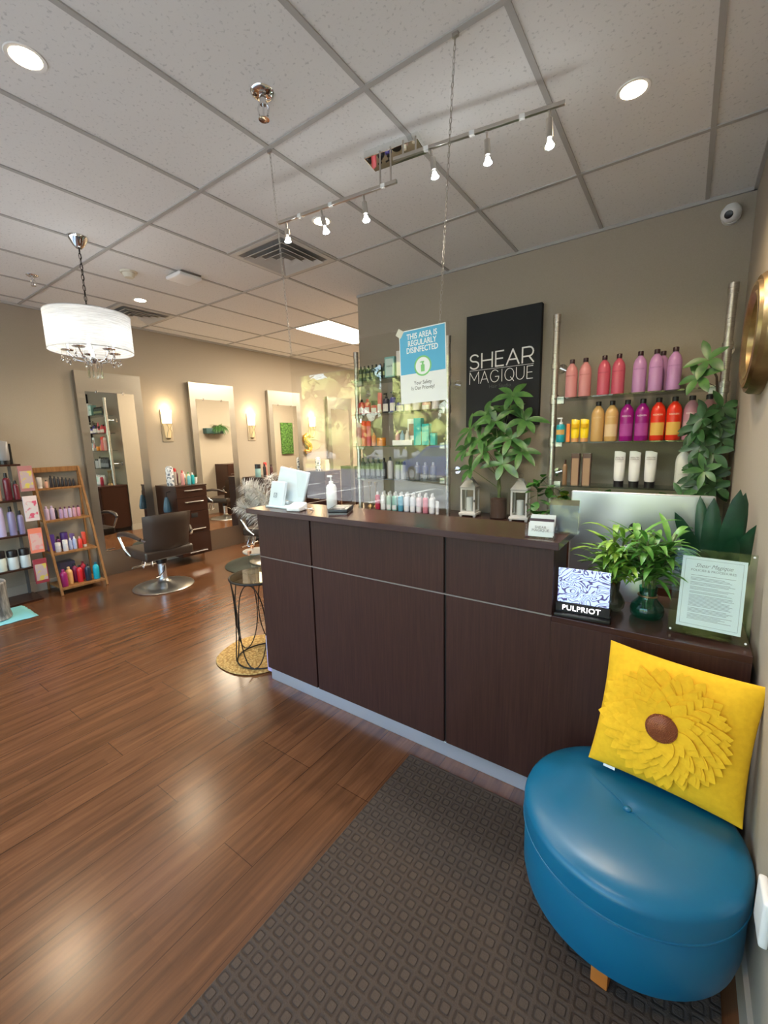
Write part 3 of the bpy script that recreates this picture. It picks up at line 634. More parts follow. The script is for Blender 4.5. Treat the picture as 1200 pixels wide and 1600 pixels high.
# middle shelf
g2 = 'products on the middle right-hand glass shelf'
teal = (.01, .30, .36)
vessel('pump', 'spray_bottle', 'small teal bottle with white cap at the left end of the middle right shelf', 'bottle', -.785, 3.45, z2, teal, WHT, .185, .032, 0, g2, patch=(.6, .35, .1), pz=(.3, .5))
vessel('box', 'carton', 'narrow orange carton beside the small teal bottle', 'box', -.733, 3.46, z2, (.80, .22, .02), BLK, .135, .012, 0, g2)
for x, lab in ((-.683, 'left yellow squeeze tube on the middle right shelf'), (-.62, 'right yellow squeeze tube on the middle right shelf')):
    vessel('tube', 'squeeze_tube', lab, 'tube', x, 3.45, z2, (.88, .62, .01), (.62, .30, .12), .165, .029, 0, g2, patch=(.75, .42, .0), pz=(.62, .78), txt='. .', tcol=(.3, .15, 0), tz=.7)
tan = (.60, .36, .13)
for x, c, cp, tt, tc_, pt, lab in ((-.538, tan, BLK, 'REDKEN', (.75, .55, .3), None, 'left golden tan litre bottle on the middle shelf'), (-.449, tan, BLK, 'REDKEN', (.75, .55, .3), (.7, .5, .28), 'right golden tan litre bottle with a pale label patch'),
      (-.354, (.30, .008, .20), BLK, 'REDKEN', (.8, .6, .75), (.38, .05, .28), 'left magenta litre bottle on the middle shelf'), (-.262, (.30, .008, .20), BLK, 'REDKEN', (.8, .6, .75), (.38, .05, .28), 'right magenta litre bottle, beside the red orange pair'),
      (-.170, (.74, .035, .012), BLK, 'REDKEN', (.9, .7, .5), (.72, .42, .08), 'left red orange litre bottle on the middle shelf'), (-.080, (.74, .035, .012), BLK, 'REDKEN', (.9, .7, .5), (.72, .42, .08), 'right red orange litre bottle on the middle shelf'),
      (.012, (.45, .22, .26), BLK, 'REDKEN', (.75, .6, .6), (.5, .3, .33), 'dusty rose litre bottle right of the red orange pair'), (.1, (.48, .24, .25), BLK, 'REDKEN', (.75, .6, .6), (.7, .6, .6), 'dusty pink litre bottle partly behind the hanging leaves')):
    vessel('litre', 'shampoo_bottle', lab, 'bottle', x, gy, z2, c, cp, .282, .0435, 0, g2, tt, tc_, pt, .0155, .60, pz=(.12, .42))
# lower shelf
g3 = 'products on the lowest right-hand glass shelf'
vessel('slim', 'serum_bottle', 'small slim bronze bottle at the left end of the lowest right shelf', 'bottle', -.745, 3.46, z3, (.26, .15, .08), (.05, .02, .01), .19, .017, 0, g3)
for x, lab in ((-.672, 'left bronze carton on the lowest right shelf'), (-.594, 'right bronze carton on the lowest right shelf')):
    vessel('box', 'carton', lab, 'box', x, 3.47, z3, (.10, .04, .025), BLK, .235, .0285, .0, g3, patch=(.36, .22, .13), pz=(.0, .85))
for x, lab in ((-.378, 'left white squeeze tube with black cap on the lowest shelf'), (-.285, 'middle white squeeze tube with black cap on the lowest shelf'), (-.190, 'right white squeeze tube with black cap on the lowest shelf')):
    vessel('tube', 'squeeze_tube', lab, 'tube', x, 3.45, z3, (.78, .76, .74), BLK, .25, .035, 0, g3, 'KERATIN\nCOMPLEX', (.08, .06, .06), tsz=.0135, tz=.8)
for x, lab in ((-.008, 'tall cream bottle right of the white tubes'), (.088, 'tall cream bottle behind the hanging leaves')):
    vessel('litre', 'lotion_bottle', lab, 'bottle', x, 3.47, z3, (.74, .73, .66), WHT, .275, .043, 0, g3, 'LOMA', (.5, .48, .42), tsz=.014, tz=.35)

# left unit
gL = ['products on the top left-hand glass shelf', 'products on the second left-hand glass shelf', 'products on the third left-hand glass shelf', 'products on the lowest left-hand glass shelf']
lz = [z + .009 for z in ZL]
dg = (.02, .05, .045)
for k in range(7): vessel('slim', 'dark_bottle', ('leftmost' if k == 0 else ['second', 'third', 'fourth', 'fifth', 'sixth', 'seventh'][k - 1]) + ' dark green bottle from the left on the top left-hand shelf', 'bottle', -2.70 + k * .048, 3.47, lz[0], dg, BLK, .15, .02, 0, gL[0], patch=(.25, .3, .15), pz=(.25, .5))
vessel('box', 'carton', 'pale aqua carton behind the screen on the top left-hand shelf', 'box', -2.325, 3.47, lz[0], (.22, .48, .46), BLK, .19, .055, 0, gL[0], patch=(.5, .68, .66), pz=(.1, .9), txt='HAIR', tcol=(.02, .1, .1), tsz=.03, tz=.55)
vessel('box', 'carton', 'white carton beside the aqua one, partly behind the notice', 'box', -2.20, 3.47, lz[0], (.7, .7, .68), BLK, .23, .05, 0, gL[0])
red = (.50, .03, .05); ind = (.06, .05, .30)
for (kd, x, c, cp, h, r, lab, nm) in (('slim', -2.70, red, BLK, .15, .03, 'red bottle with white label at the left end of the second left shelf', 'bottle'), ('slim', -2.625, (.58, .08, .09), red, .15, .032, 'rosy red bottle, second from the left on the second left shelf', 'bottle'),
     ('jar', -2.54, (.55, .06, .08), BLK, .125, .036, 'red jar with white label on the second left shelf', 'jar'), ('tube', -2.475, (.62, .10, .14), (.5, .3, .3), .2, .026, 'tall red squeeze tube on the second left shelf', 'tube'),
     ('pump', -2.40, (.03, .03, .05), BLK, .19, .034, 'black pump bottle with white label on the second left shelf', 'bottle'), ('pump', -2.32, ind, BLK, .2, .032, 'indigo pump bottle with white label on the second left shelf', 'bottle'),
     ('jar', -2.235, ind, BLK, .13, .042, 'indigo jar with white label on the second left shelf', 'jar'), ('slim', -2.15, (.62, .5, .5), WHT, .17, .036, 'pale bottle right of the indigo jar', 'bottle'),
     ('slim', -2.06, (.68, .6, .57), WHT, .15, .038, 'cream bottle under the notice corner', 'bottle'), ('jar', -1.955, (.66, .35, .34), (.25, .08, .08), .10, .042, 'pink jar with dark red lid on the second left shelf', 'jar'), ('jar', -1.862, (.7, .68, .66), WHT, .115, .034, 'white jar at the right end of the second left shelf', 'jar')):
    vessel(kd, 'styling_jar' if nm == 'jar' else ('squeeze_tube' if nm == 'tube' else 'product_bottle'), lab, nm, x, 3.47, lz[1], c, cp, h, r, 0, gL[1], patch=(.72, .7, .68), pz=(.08, .45))
cor = (.68, .14, .10)
for (kd, x, c, cp, h, r, lab, nm) in (('can', -2.725, (.6, .35, .32), (.6, .5, .5), .235, .026, 'pale coral spray can at the left end of the third left shelf', 'spray can'), ('can', -2.665, cor, (.80, .05, .01), .25, .028, 'taller coral spray can with red orange cap', 'spray can'), ('can', -2.605, (.66, .12, .15), (.80, .05, .01), .245, .024, 'thinner coral spray can with red orange cap', 'spray can'),
     ('slim', -2.545, (.70, .30, .12), (.6, .3, .1), .13, .022, 'small orange bottle beside the coral spray cans', 'bottle'), ('jar', -2.455, (.72, .26, .03), (.75, .28, .03), .078, .045, 'orange jar on the third left shelf', 'jar')):
    vessel(kd, 'styling_jar' if nm == 'jar' else ('spray_can' if 'can' in nm else 'product_bottle'), lab, nm, x, 3.45, lz[2], c, cp, h, r, 0, gL[2])
tq = (.0, .42, .44)
for x, h, r, lab in ((-2.028, .245, .038, 'tallest turquoise carton on the third left shelf'), (-1.945, .19, .036, 'middle turquoise carton on the third left shelf'), (-1.872, .105, .026, 'smallest turquoise carton on the third left shelf')): vessel('box', 'carton', lab, 'box', x, 3.45, lz[2], tq, BLK, h, r, 0, gL[2])
t = thing('sample_display', 'white counter display tray with photo card and small bottles on the third left shelf', 'display', (-2.19, 3.46, lz[2]), 0, gL[2])
obj('tray', mk(rbox, -.11, .11, -.05, .05, 0, .05, .004, 2), paper, t, False); obj('photo_card', mk(box, .015, .10, .03, .034, .05, .245), paper, t, False)
bm = mk(rbox, .03, .085, .027, .03, .09, .2, .001, 1); obj('photo_print', bm, P('photo_brown', (.35, .22, .16), .6), t, False)
for k, c in enumerate(((.6, .35, .36), (.25, .4, .5), (.7, .68, .6))): obj('sample_bottle', mk(lathe, [(0, .05), (.022, .05), (.022, .10), (.01, .115), (.009, .14), (0, .14)], (-.075 + .055 * k, -.01, 0), 14), P('sample%d' % k, c, .4), t)
for k in range(5): vessel('slim', 'dark_bottle', ['leftmost', 'second', 'third', 'fourth', 'fifth'][k] + ' black bottle from the left on the lowest left-hand shelf', 'bottle', -2.71 + k * .066, 3.47, lz[3], (.03, .035, .04), BLK, .2, .026, 0, gL[3], patch=(.2, .22, .24), pz=(.1, .45))
vessel('slim', 'silver_bottle', 'silver bottle with black nozzle on the lowest left-hand shelf', 'bottle', -2.37, 3.47, lz[3], (.5, .5, .52), BLK, .21, .027, 0, gL[3])
for k in range(2): vessel('can', 'silver_can', ['left', 'right'][k] + ' short silver can with black lid on the lowest left-hand shelf', 'can', -2.28 + k * .062, 3.47, lz[3], (.4, .42, .45), BLK, .165, .026, 0, gL[3])
for k in range(3): vessel('slim', 'clear_tumbler_bottle', ['left', 'middle', 'right'][k] + ' grey bottle right of the silver cans on the lowest left shelf', 'bottle', -2.06 + k * .085, 3.47, lz[3], (.22, .23, .24), (.4, .4, .4), .16, .028, 0, gL[3])
# treatments on the credenza top
gC = 'small white capped bottles in two rows on the back counter'
cz = .8685
cols = [((.45, .03, .07), 'deep red'), ((.72, .74, .74), 'white'), ((.50, .68, .62), 'pale mint'), ((.28, .55, .48), 'mint green'), ((.10, .36, .50), 'blue'), ((.66, .70, .76), 'pale blue white'), ((.62, .66, .72), 'pale grey'), ((.72, .60, .64), 'pale pink white'), ((.66, .24, .30), 'rose pink'), ((.7, .72, .74), 'grey white')]
for k, (c, nm) in enumerate(cols):
    vessel('slim', 'treatment_bottle', nm + ' bottle in the front row on the back counter, ' + ['first', 'second', 'third', 'fourth', 'fifth', 'sixth', 'seventh', 'eighth', 'ninth', 'last'][k] + ' from the left', 'bottle', -2.49 + k * .0685, 3.41, cz, c, WHT, .175, .0265, 0, gC, patch=(.72, .73, .74) if k not in (0, 4, 8) else None, pz=(.05, .3))
for k in range(9):
    vessel('slim', 'treatment_bottle', 'white bottle in the back row on the back counter, ' + ['first', 'second', 'third', 'fourth', 'fifth', 'sixth', 'seventh', 'eighth', 'ninth'][k] + ' from the left', 'bottle', -2.45 + k * .0685, 3.475, cz, (.72, .74, .74), WHT, .178, .0265, 0, gC)
vessel('tube', 'squeeze_tube', 'slim silver tube at the right end of the small bottle row', 'tube', -1.812, 3.40, cz, (.62, .62, .64), WHT, .12, .017, 0, gC)
for k, (x, lab) in enumerate(((-2.65, 'left brass trophy-like stand at the foot of the left pole'), (-2.575, 'right brass stand at the foot of the left pole'))):
    t = thing('brass_stand', lab, 'stand', (x, 3.5, cz)); obj('stem', mk(lathe, [(0, 0), (.03, 0), (.026, .012), (.006, .03), (.006, .2), (.022, .25), (.02, .26), (0, .26)], seg=18), gold, t)

# ------------------------------------------------------------------ lanterns
def lantern(x, y, lab, rz=0):
    t = thing('white_lantern', lab, 'lantern', (x, y, cz), rz, 'white wooden candle lanterns'); wl = P('lantern_white', (.62, .60, .55), .6)
    w_ = .065
    bm = mk(rbox, -w_ - .012, w_ + .012, -w_ - .012, w_ + .012, .012, .032, .003, 2)
    for sx_ in (-1, 1):
        for sy_ in (-1, 1): box(bm, *sorted((sx_ * (w_ + .006), sx_ * (w_ - .014))), *sorted((sy_ * (w_ + .006), sy_ * (w_ - .014))), 0, .012)
    obj('base', bm, wl, t)
    bm = bmesh.new()
    for sx_ in (-1, 1):
        for sy_ in (-1, 1): box(bm, *sorted((sx_ * w_, sx_ * (w_ - .014))), *sorted((sy_ * w_, sy_ * (w_ - .014))), .032, .25)
    for s in range(4):
        M = Matrix.Rotation(s * PI / 2, 4, 'Z'); box(bm, -w_ + .014, w_ - .014, -w_, -w_ + .01, .032, .048, M); box(bm, -w_ + .014, w_ - .014, -w_, -w_ + .01, .234, .25, M)
    obj('frame', bm, wl, t, False)
    bm = bmesh.new()
    for s in range(4): M = Matrix.Rotation(s * PI / 2, 4, 'Z'); box(bm, -w_ + .014, w_ - .014, -w_ + .004, -w_ + .006, .048, .234, M)
    obj('glass_pane', bm, clear_g, t, False)
    bm = mk(lathe, [(.098, 0), (.098, .008), (.085, .02), (.06, .045), (.045, .062), (.045, .07), (0, .07)], (0, 0, .25), 4, a0=PI / 4, a1=2 * PI + PI / 4); lathe(bm, [(0, .07), (.028, .07), (.028, .082), (.02, .092), (0, .095)], (0, 0, .25), 16)
    obj('roof', bm, P('lantern_roof', (.42, .41, .38), .5), t, False)
    obj('ring_handle', mk(tube, [(.018 * math.cos(a), 0, .365 + .018 * math.sin(a)) for a in [2 * PI * k / 16 for k in range(16)]], .002, 6, False, True), P('dull_iron', (.2, .19, .18), .5, .7), t)
    obj('candle', mk(lathe, [(0, .033), (.031, .033), (.031, .16), (.02, .165), (0, .158)], seg=20), candle, t); obj('latch', mk(rbox, w_ - .01, w_ + .001, -w_ - .008, -w_, .13, .15, .002, 1), P('dull_iron'), t)
lantern(-1.525, 3.47, 'white candle lantern to the left of the plant under the black sign', .08); lantern(-1.078, 3.46, 'white candle lantern to the right of the plant under the black sign', .1)

# ------------------------------------------------------------------ plants
def palmate(bm, p, d, n_, L, W, droop=.5):
    d = Vector(d).normalized(); u, v_ = frame_from(d)
    for k in range(n_):
        a = 2 * PI * k / n_ + random.uniform(-.15, .15); dr = (u * math.cos(a) + v_ * math.sin(a)) * .9 + d * random.uniform(.1, .35)
        leaf(bm, Vector(p) + dr * .004, dr, L * random.uniform(.75, 1.05), W * random.uniform(.85, 1.1), droop, .2, up=d)
t = thing('money_tree_plant', 'leafy money tree in a brown pebble filled vase between two lanterns', 'potted plant', (-1.262, 3.46, cz))
obj('vase', mk(lathe, [(0, 0), (.07, 0), (.074, .004), (.074, .215), (.070, .215), (.070, .006), (0, .006)], seg=32), clear_g, t)
bm = mk(lathe, [(0, .007), (.068, .007), (.068, .165), (.03, .175), (0, .172)], seg=24); obj('pebbles', bm, pebbles, t)
bs = bmesh.new(); bl = bmesh.new()
random.seed(3)
tube(bs, [(0, 0, .17), (.008, 0, .26), (-.004, .005, .36), (.004, 0, .46)], [.014, .012, .011, .009], 8)
tube(bs, [(.008, 0, .17), (-.01, .006, .28), (.01, 0, .38), (-.02, 0, .5)], [.012, .011, .009, .007], 8)
heads = [(-.24, -.06, .74), (-.10, -.05, .86), (.12, -.06, .99), (.22, -.05, .80), (.0, -.1, .80), (.13, -.1, .66), (.20, -.07, .56), (-.27, -.07, .58), (-.22, -.08, .42), (-.08, -.14, .56), (.07, -.12, .46), (-.02, -.02, .68), (-.13, -.12, .66), (.04, .02, .88)]
for hx, hy, hz in heads:
    tube(bs, [(0, 0, min(.46, hz * .6)), (hx * .5, hy * .5, hz * .8), (hx, hy, hz)], [.004, .003, .002], 5)
    d = Vector((hx * 1.3, hy * 2 - .3, .35)); palmate(bl, (hx, hy, hz), d, random.choice((5, 5, 6)), .185, .060, .8)
obj('stem', bs, stem_m, t); obj('foliage', bl, leaf_mid, t, recalc=False)

t = thing('climbing_money_tree', 'tall glossy leafed plant rising at the right pole in the corner', 'potted plant', (.13, 3.36, cz))
obj('pot', mk(lathe, [(0, 0), (.07, 0), (.085, .15), (.08, .15), (.07, .01), (0, .01)], seg=24), P('grey_pot', (.25, .25, .24), .6), t); obj('soil', mk(lathe, [(0, .12), (.08, .12), (.08, .125), (0, .13)], seg=20), P('soil', (.04, .028, .02), .9), t)
random.seed(11); bs = bmesh.new(); bl = bmesh.new(); b2_ = bmesh.new()
tube(bs, [(0, 0, .12), (.01, -.01, .3), (0, .01, .5), (.02, 0, .75), (-.01, -.02, 1.0), (-.07, -.02, 1.12)], [.014, .013, .011, .009, .006, .003], 8)
for i in range(26):
    z = random.uniform(.30, .84); a = random.uniform(PI * .9, PI * 1.9); R_ = random.uniform(.04, .13); hx, hy = R_ * math.cos(a), R_ * math.sin(a)
    hx = max(min(hx + .02, .03), -.09); hy = min(hy, -.02)
    tube(bs, [(0, 0, z - .05), (hx * .6, hy * .6, z), (hx, hy, z)], .002, 4); palmate(bl, (hx, hy, z), (hx * 2 - .02, hy - .15, .05), 5, .115, .046, .7)
for hx, hy, z, L in ((-.06, -.05, 1.10, .15), (-.10, -.06, 1.00, .14), (-.05, -.08, .35, .11), (-.13, -.1, .27, .11), (-.02, -.12, .30, .11), (-.03, -.15, .44, .12)):
    tube(bs, [(0, 0, z - .06), (hx, hy, z)], .002, 4); palmate(b2_, (hx, hy, z), (hx, hy - .15, .10), 5, L, L * .36, .8)

for bb in (bl, b2_):
    for q in bb.verts: q.co.x = min(q.co.x, .100)
obj('stem', bs, bark, t); obj('foliage', bl, leaf_dark, t, recalc=False); obj('young_foliage', b2_, leaf_mid, t, recalc=False)

t = thing('trailing_pothos', 'trailing green vine behind the monitor along the back counter', 'potted plant', (-.72, 3.4, cz))
obj('pot', mk(lathe, [(0, 0), (.055, 0), (.07, .11), (.065, .11), (.055, .01), (0, .01)], seg=24), P('grey_pot'), t)
random.seed(5); bl = bmesh.new(); bs = bmesh.new()
def heart(bm, p, s, d):
    leaf(bm, p, d, s, s * .78, .5, .15, n_=5)
for (pts, N) in (([(0, 0, .12), (-.08, -.03, .25), (-.17, -.05, .36), (-.19, -.06, .24), (-.17, -.08, .06)], 40), ([(0, 0, .12), (.2, -.05, .24), (.45, -.06, .22), (.7, -.06, .25)], 44), ([(0, 0, .12), (-.1, -.1, .12), (-.22, -.12, .06)], 16), ([(0, 0, .1), (.05, -.1, .2), (-.03, -.1, .24)], 16)):
    tube(bs, pts, .003, 5)
    for i in range(N):
        s = random.random() * (len(pts) - 1); a = int(s); q = Vector(pts[a]).lerp(Vector(pts[min(a + 1, len(pts) - 1)]), s - a)
        d = Vector((random.uniform(-1, 1), random.uniform(-1, .2), random.uniform(-.5, .8))); heart(bl, q + d * .02, random.uniform(.06, .095), d)
obj('stem', bs, stem_m, t); obj('foliage', bl, leafm('leaf_pothos', (.03, .12, .02), (.08, .24, .04)), t, recalc=False)
bm = mk(leaf, (-.03, -.1, .22), (.9, -.4, .45), .1, .085, .3, .1, n_=6); obj('yellow_leaf', bm, P('leaf_yellow', (.68, .42, .02), .5), t, recalc=False)

# ------------------------------------------------------------------ low counter items
lc = .8365
def lucky_bamboo(x, y, lab, kind, seed, hts, spread, lm):
    random.seed(seed); t = thing('lucky_bamboo', lab, 'potted plant', (x, y, lc))
    if kind: prof = [(0, 0), (.046, 0), (.055, .01), (.058, .03), (.054, .048), (.038, .066), (.028, .08), (.031, .12), (.029, .12), (.026, .08), (.035, .066), (.051, .048), (.055, .03), (.048, .013), (0, .01)]
    else: prof = [(0, 0), (.035, 0), (.048, .012), (.052, .035), (.04, .06), (.028, .08), (.032, .12), (.030, .12), (.026, .08), (.036, .06), (.048, .035), (.04, .015), (0, .01)]
    obj('vase', mk(lathe, prof, seg=36), teal_glass if kind else smoke_glass, t)
    if kind: obj('ribbon', mk(tube, [(.031 * math.cos(a), .031 * math.sin(a), .086) for a in [2 * PI * k / 24 for k in range(24)]], .004, 8, False, True), gold, t)
    bs = bmesh.new(); bl = bmesh.new(); S_ = []
    for i in range(9 if kind else 8):
        a = random.uniform(0, 2 * PI); r = random.uniform(0, .018); top = random.uniform(*hts); lean = random.uniform(0, spread) ; ax = a + random.uniform(-.5, .5)
        p0 = Vector((r * math.cos(a), r * math.sin(a), .03)); p1 = Vector((lean * math.cos(ax), lean * math.sin(ax) * .8, top))
        pm = p0.lerp(p1, .5) - Vector((p1.x, p1.y, 0)) * .2; tube(bs, [p0, pm, p1], [.0045, .004, .0035], 7)
        for j in range(random.randint(13, 16)):
            s = random.uniform(.38, 1.0); q = pm.lerp(p1, (s - .5) * 2) if s > .5 else p0.lerp(pm, s * 2); aa = random.uniform(0, 2 * PI)
            leaf(bl, q, (math.cos(aa), math.sin(aa), random.uniform(.7, 1.6)), random.uniform(.11, .185), random.uniform(.018, .027), random.uniform(.9, 2.0), .25, n_=7)
    obj('stem', bs, stem_m, t); obj('foliage', bl, lm, t, recalc=False)
lucky_bamboo(-.205, 1.875, 'lucky bamboo in a small dark glass vase behind the lit brand display', False, 21, (.19, .33), .085, leaf_bright)
lucky_bamboo(-.078, 1.86, 'lucky bamboo in the teal green glass vase beside the policy stand', True, 8, (.22, .35), .085, leafm('leaf_bamboo_dark', (.05, .20, .03), (.16, .36, .06)))
t = thing('snake_plant', 'dark snake plant by the right wall behind the policy stand', 'potted plant', (.135, 2.12, .7455)); random.seed(4)
obj('pot', mk(lathe, [(0, 0), (.06, 0), (.078, .13), (.08, .16), (.074, .16), (.06, .01), (0, .01)], seg=28), P('pot_dark', (.05, .05, .05), .5), t); obj('soil', mk(lathe, [(0, .14), (.073, .14), (.073, .145), (0, .15)], seg=20), P('soil'), t)
bl = bmesh.new()
for dx, dy, L, W, dr, off in ((-.03, -.05, .40, .07, .15, (-.02, -.01)), (.07, -.1, .44, .075, .1, (.02, 0)), (.14, 0.02, .42, .07, .1, (.02, .02)), (-.32, -.08, .36, .06, .7, (-.03, 0)), (-.55, -.1, .30, .055, 1.3, (-.03, -.01)), (.25, -.2, .33, .07, .3, (.03, -.02)), (.1, -.35, .30, .07, .5, (.01, -.03)), (-.15, -.4, .26, .06, .8, (-.02, -.03)), (.2, .25, .38, .06, .2, (.02, .02)), (-.15, .1, .4, .06, .2, (-.02, .02)), (-.75, -.3, .28, .05, 1.4, (-.02, 0))):
    leaf(bl, (off[0], off[1], .14), (dx * .8, dy, 1), L * 1.0, W * 1.0, dr, .22, up=(0, 1, .2), n_=10, tipw=.75)

for q in bl.verts: q.co.x = min(q.co.x, .098)
obj('foliage', bl, leaf_snake, t, recalc=False)

# lit brand display
t = thing('lit_brand_display', 'small lit acrylic display with blue squiggle artwork on a black base', 'display', (-.283, 1.715, lc), math.radians(4)); t.rotation_euler = (0, 0, math.radians(5))
obj('base', mk(rbox, -.098, .098, -.03, .03, 0, .014, .003, 2), black_pl, t)
obj('black_panel', mk(rbox, -.096, .096, -.006, .006, .014, .052, .002, 1), black_pl, t)
art = P('squiggle_art', (.5, .6, .8), .3); n, l, b = nodes(art); v = mapped(art, (1, 1, 1))
nz = n.new('ShaderNodeTexNoise'); nz.inputs['Scale'].default_value = 15; nz.inputs['Detail'].default_value = 1; nz.inputs['Distortion'].default_value = 1.6; l.new(v, nz.inputs['Vector'])
mm_ = n.new('ShaderNodeMath'); mm_.operation = 'PINGPONG'; mm_.inputs[1].default_value = .045; l.new(nz.outputs[0], mm_.inputs[0])
rr_ = n.new('ShaderNodeValToRGB'); e = rr_.color_ramp.elements; e[0].position = .22; e[0].color = (.06, .05, .16, 1); e[1].position = .42; e[1].color = (.50, .62, .92, 1); md = n.new('ShaderNodeMath'); md.operation = 'DIVIDE'; md.inputs[1].default_value = .045
l.new(mm_.outputs[0], md.inputs[0]); l.new(md.outputs[0], rr_.inputs[0]); l.new(rr_.outputs[0], b.inputs['Base Color']); l.new(rr_.outputs[0], b.inputs['Emission Color']); b.inputs['Emission Strength'].default_value = .55
obj('art_panel', mk(rbox, -.091, .091, -.004, .004, .054, .192, .002, 1), art, t, False)
obj('lit_lettering', text_bm('PULPRIOT', .029, .001, sx=1.0, off=.0001, spacing=1.06), emi('letter_glow', (1, .96, 1), 2.2), t, False, loc=(-.004, -.0075, .033))

# policy stand
t = thing('policy_stand', 'framed policy notice in a green edged acrylic stand on the low counter', 'sign', (.105, 1.745, lc)); t.rotation_euler = (0, 0, math.radians(-4))
M = Matrix.Rotation(math.radians(-12), 4, 'X'); M2 = M @ Matrix.Rotation(math.radians(5), 4, 'Y')
st = obj('acrylic_panel', mk(rbox, -.112, .112, -.006, 0, .003, .305, .001, 1), green_acr, t, False, rot=(math.radians(-14), 0, 0))
obj('acrylic_panel', mk(rbox, -.112, .112, .003, .0075, .003, .305, .001, 1), green_acr, t, False, rot=(math.radians(-14), 0, 0))
tp_ = obj('policy_sheet', mk(box, -.089, .089, .0004, .0024, .03, .277), P('policy_paper', (.80, .82, .90), .6), t, False, rot=(math.radians(-14), 0, 0))
ink = P('policy_ink', (.25, .26, .3), .7); yy = -.0002
bm = bmesh.new()
for (x0, x1, z0, z1) in ((-.08, .08, .267, .2678), (-.08, .08, .040, .0408), (-.08, -.0792, .04, .268), (.0792, .08, .04, .268)): box(bm, x0, x1, yy, .0004, z0, z1)
random.seed(2); zz = .212
while zz > .052:
    wq = random.uniform(.05, .062) if random.random() > .2 else random.uniform(.03, .05); box(bm, -.06, -.06 + wq * 2, yy, .0004, zz, zz + .0012); zz -= .0042 if random.random() > .22 else .008
obj('policy_text', bm, ink, tp_, False)
obj('policy_heading', text_bm('Shear Magique', .0195, .0001, shear=.45, sx=.9), ink, tp_, False, loc=(0, yy, .247)); obj('policy_heading', text_bm('POLICIES & PROCEDURES', .0105, .0001, sx=1.05), ink, tp_, False, loc=(0, yy, .230))
for x in (-.103, .103):
    for z in (.012, .296): obj('magnet', mk(tube, [(x, -.008, z), (x, -.006, z)], .0035, 12), white_pl, t, rot=(math.radians(-14), 0, 0))
bm = mk(rbox, -.07, .07, .05, .12, 0, .004, .001, 1); bm2 = bm; box(bm, -.06, .06, .056, .060, .004, .14, Matrix.Rotation(math.radians(8), 4, 'X')); obj('easel_back', bm, green_acr, t, False)

# desktop computer seen from behind
t = thing('desktop_computer', 'large silver all in one computer seen from behind at the desk', 'computer', (-.165, 2.26, .7455)); almac = P('anodised_alu', (.50, .51, .53), .32, .75)
bm = mk(rbox, -.285, .285, -.012, .012, .09, .525, .011, 4); obj('screen_back', bm, almac, t)
bm = mk(rbox, -.095, .095, -.006, 0, 0, .28, .003, 2, Matrix.Translation((0, -.075, 0)) @ Matrix.Rotation(math.radians(-14), 4, 'X')); rbox(bm, -.095, .095, -.08, .12, 0, .006, .003, 2); obj('stand', bm, almac, t)
bm = mk(lathe, [(0, 0), (.027, 0), (.027, .0015), (0, .0015)], (0, 0, 0), 24); lathe(bm, [(0, 0), (.012, 0), (.012, .0015), (0, .0015)], (0, 0, 0), 12, .5, 1.0)
obj('emblem', bm, black_pl, t, rot=(PI / 2, 0, 0), loc=(0, -.0125, .36)); bpy.context.view_layer.update()

# ------------------------------------------------------------------ transaction top items
tz_ = 1.147
t = thing('point_of_sale_tablet', 'white point of sale tablet on a stand at the left end of the desk', 'tablet', (-2.03, 1.76, tz_), math.radians(-3))
M = Matrix.Translation((.02, .045, .035)) @ Matrix.Rotation(math.radians(-14), 4, 'X') @ Matrix.Rotation(math.radians(7), 4, 'Y') @ Matrix.Translation((0, 0, 0)); obj('tablet', mk(rbox, -.15, .13, 0, .018, 0, .20, .008, 3, M), P('tablet_white', (.58, .66, .70), .35), t)
obj('stand', mk(rbox, -.075, .055, -.012, .012, .004, .16, .006, 3, Matrix.Translation((-.01, -.02, 0)) @ Matrix.Rotation(math.radians(-14), 4, 'X')), P('tablet_white'), t)
obj('base', mk(rbox, -.09, .11, -.05, .12, 0, .01, .004, 2), P('tablet_white'), t); bm = bmesh.new()
def sqr(bm, x0, x1, z0, z1, th):
    box(bm, x0, x1, -.001, 0, z0, z0 + th); box(bm, x0, x1, -.001, 0, z1 - th, z1); box(bm, x0, x0 + th, -.001, 0, z0, z1); box(bm, x1 - th, x1, -.001, 0, z0, z1)
sqr(bm, -.014, .014, -.014, .014, .003); box(bm, -.003, .003, -.001, 0, -.003, .003); obj('emblem', bm, P('logo_grey', (.12, .16, .2), .5), t, False, rot=(math.radians(-14), 0, 0), loc=(-.02, -.0215, .075))
obj('spout', mk(box, -.06, .02, .03, .10, .01, .03), P('tablet_white'), t, bevel=.004)
t = thing('card_reader', 'small white wedge card reader beside the tablet stand', 'card reader', (-1.83, 1.705, tz_), math.radians(15))
bm = mk(rbox, -.045, .045, -.045, .045, 0, .045, .009, 3)
for q in bm.verts:
    if q.co.z > .017: q.co.z -= max(0, (-q.co.y + .045)) * .2
obj('housing', bm, white_pl, t)
bm = bmesh.new(); pts = [(-1.80, 1.75, tz_ + .003), (-1.78, 1.72, tz_ + .012), (-1.755, 1.70, tz_ + .02), (-1.735, 1.725, tz_ + .012), (-1.75, 1.76, tz_ + .004), (-1.79, 1.77, tz_ + .003), (-1.80, 1.80, tz_ + .003)]; tube(bm, pts, .0022, 6); tag(obj('power_cable', bm, white_pl), 'short white cable curled beside the white card reader', 'cable')
vessel('pump', 'hand_sanitizer_pump', 'tall white hand sanitizer pump bottle on the counter top', 'bottle', -1.70, 1.865, tz_, (.72, .72, .70), (.75, .75, .73), .2, .031)
t = thing('card_terminal', 'black and silver card payment terminal lying on the counter top', 'card reader', (-1.555, 1.78, tz_), math.radians(28))
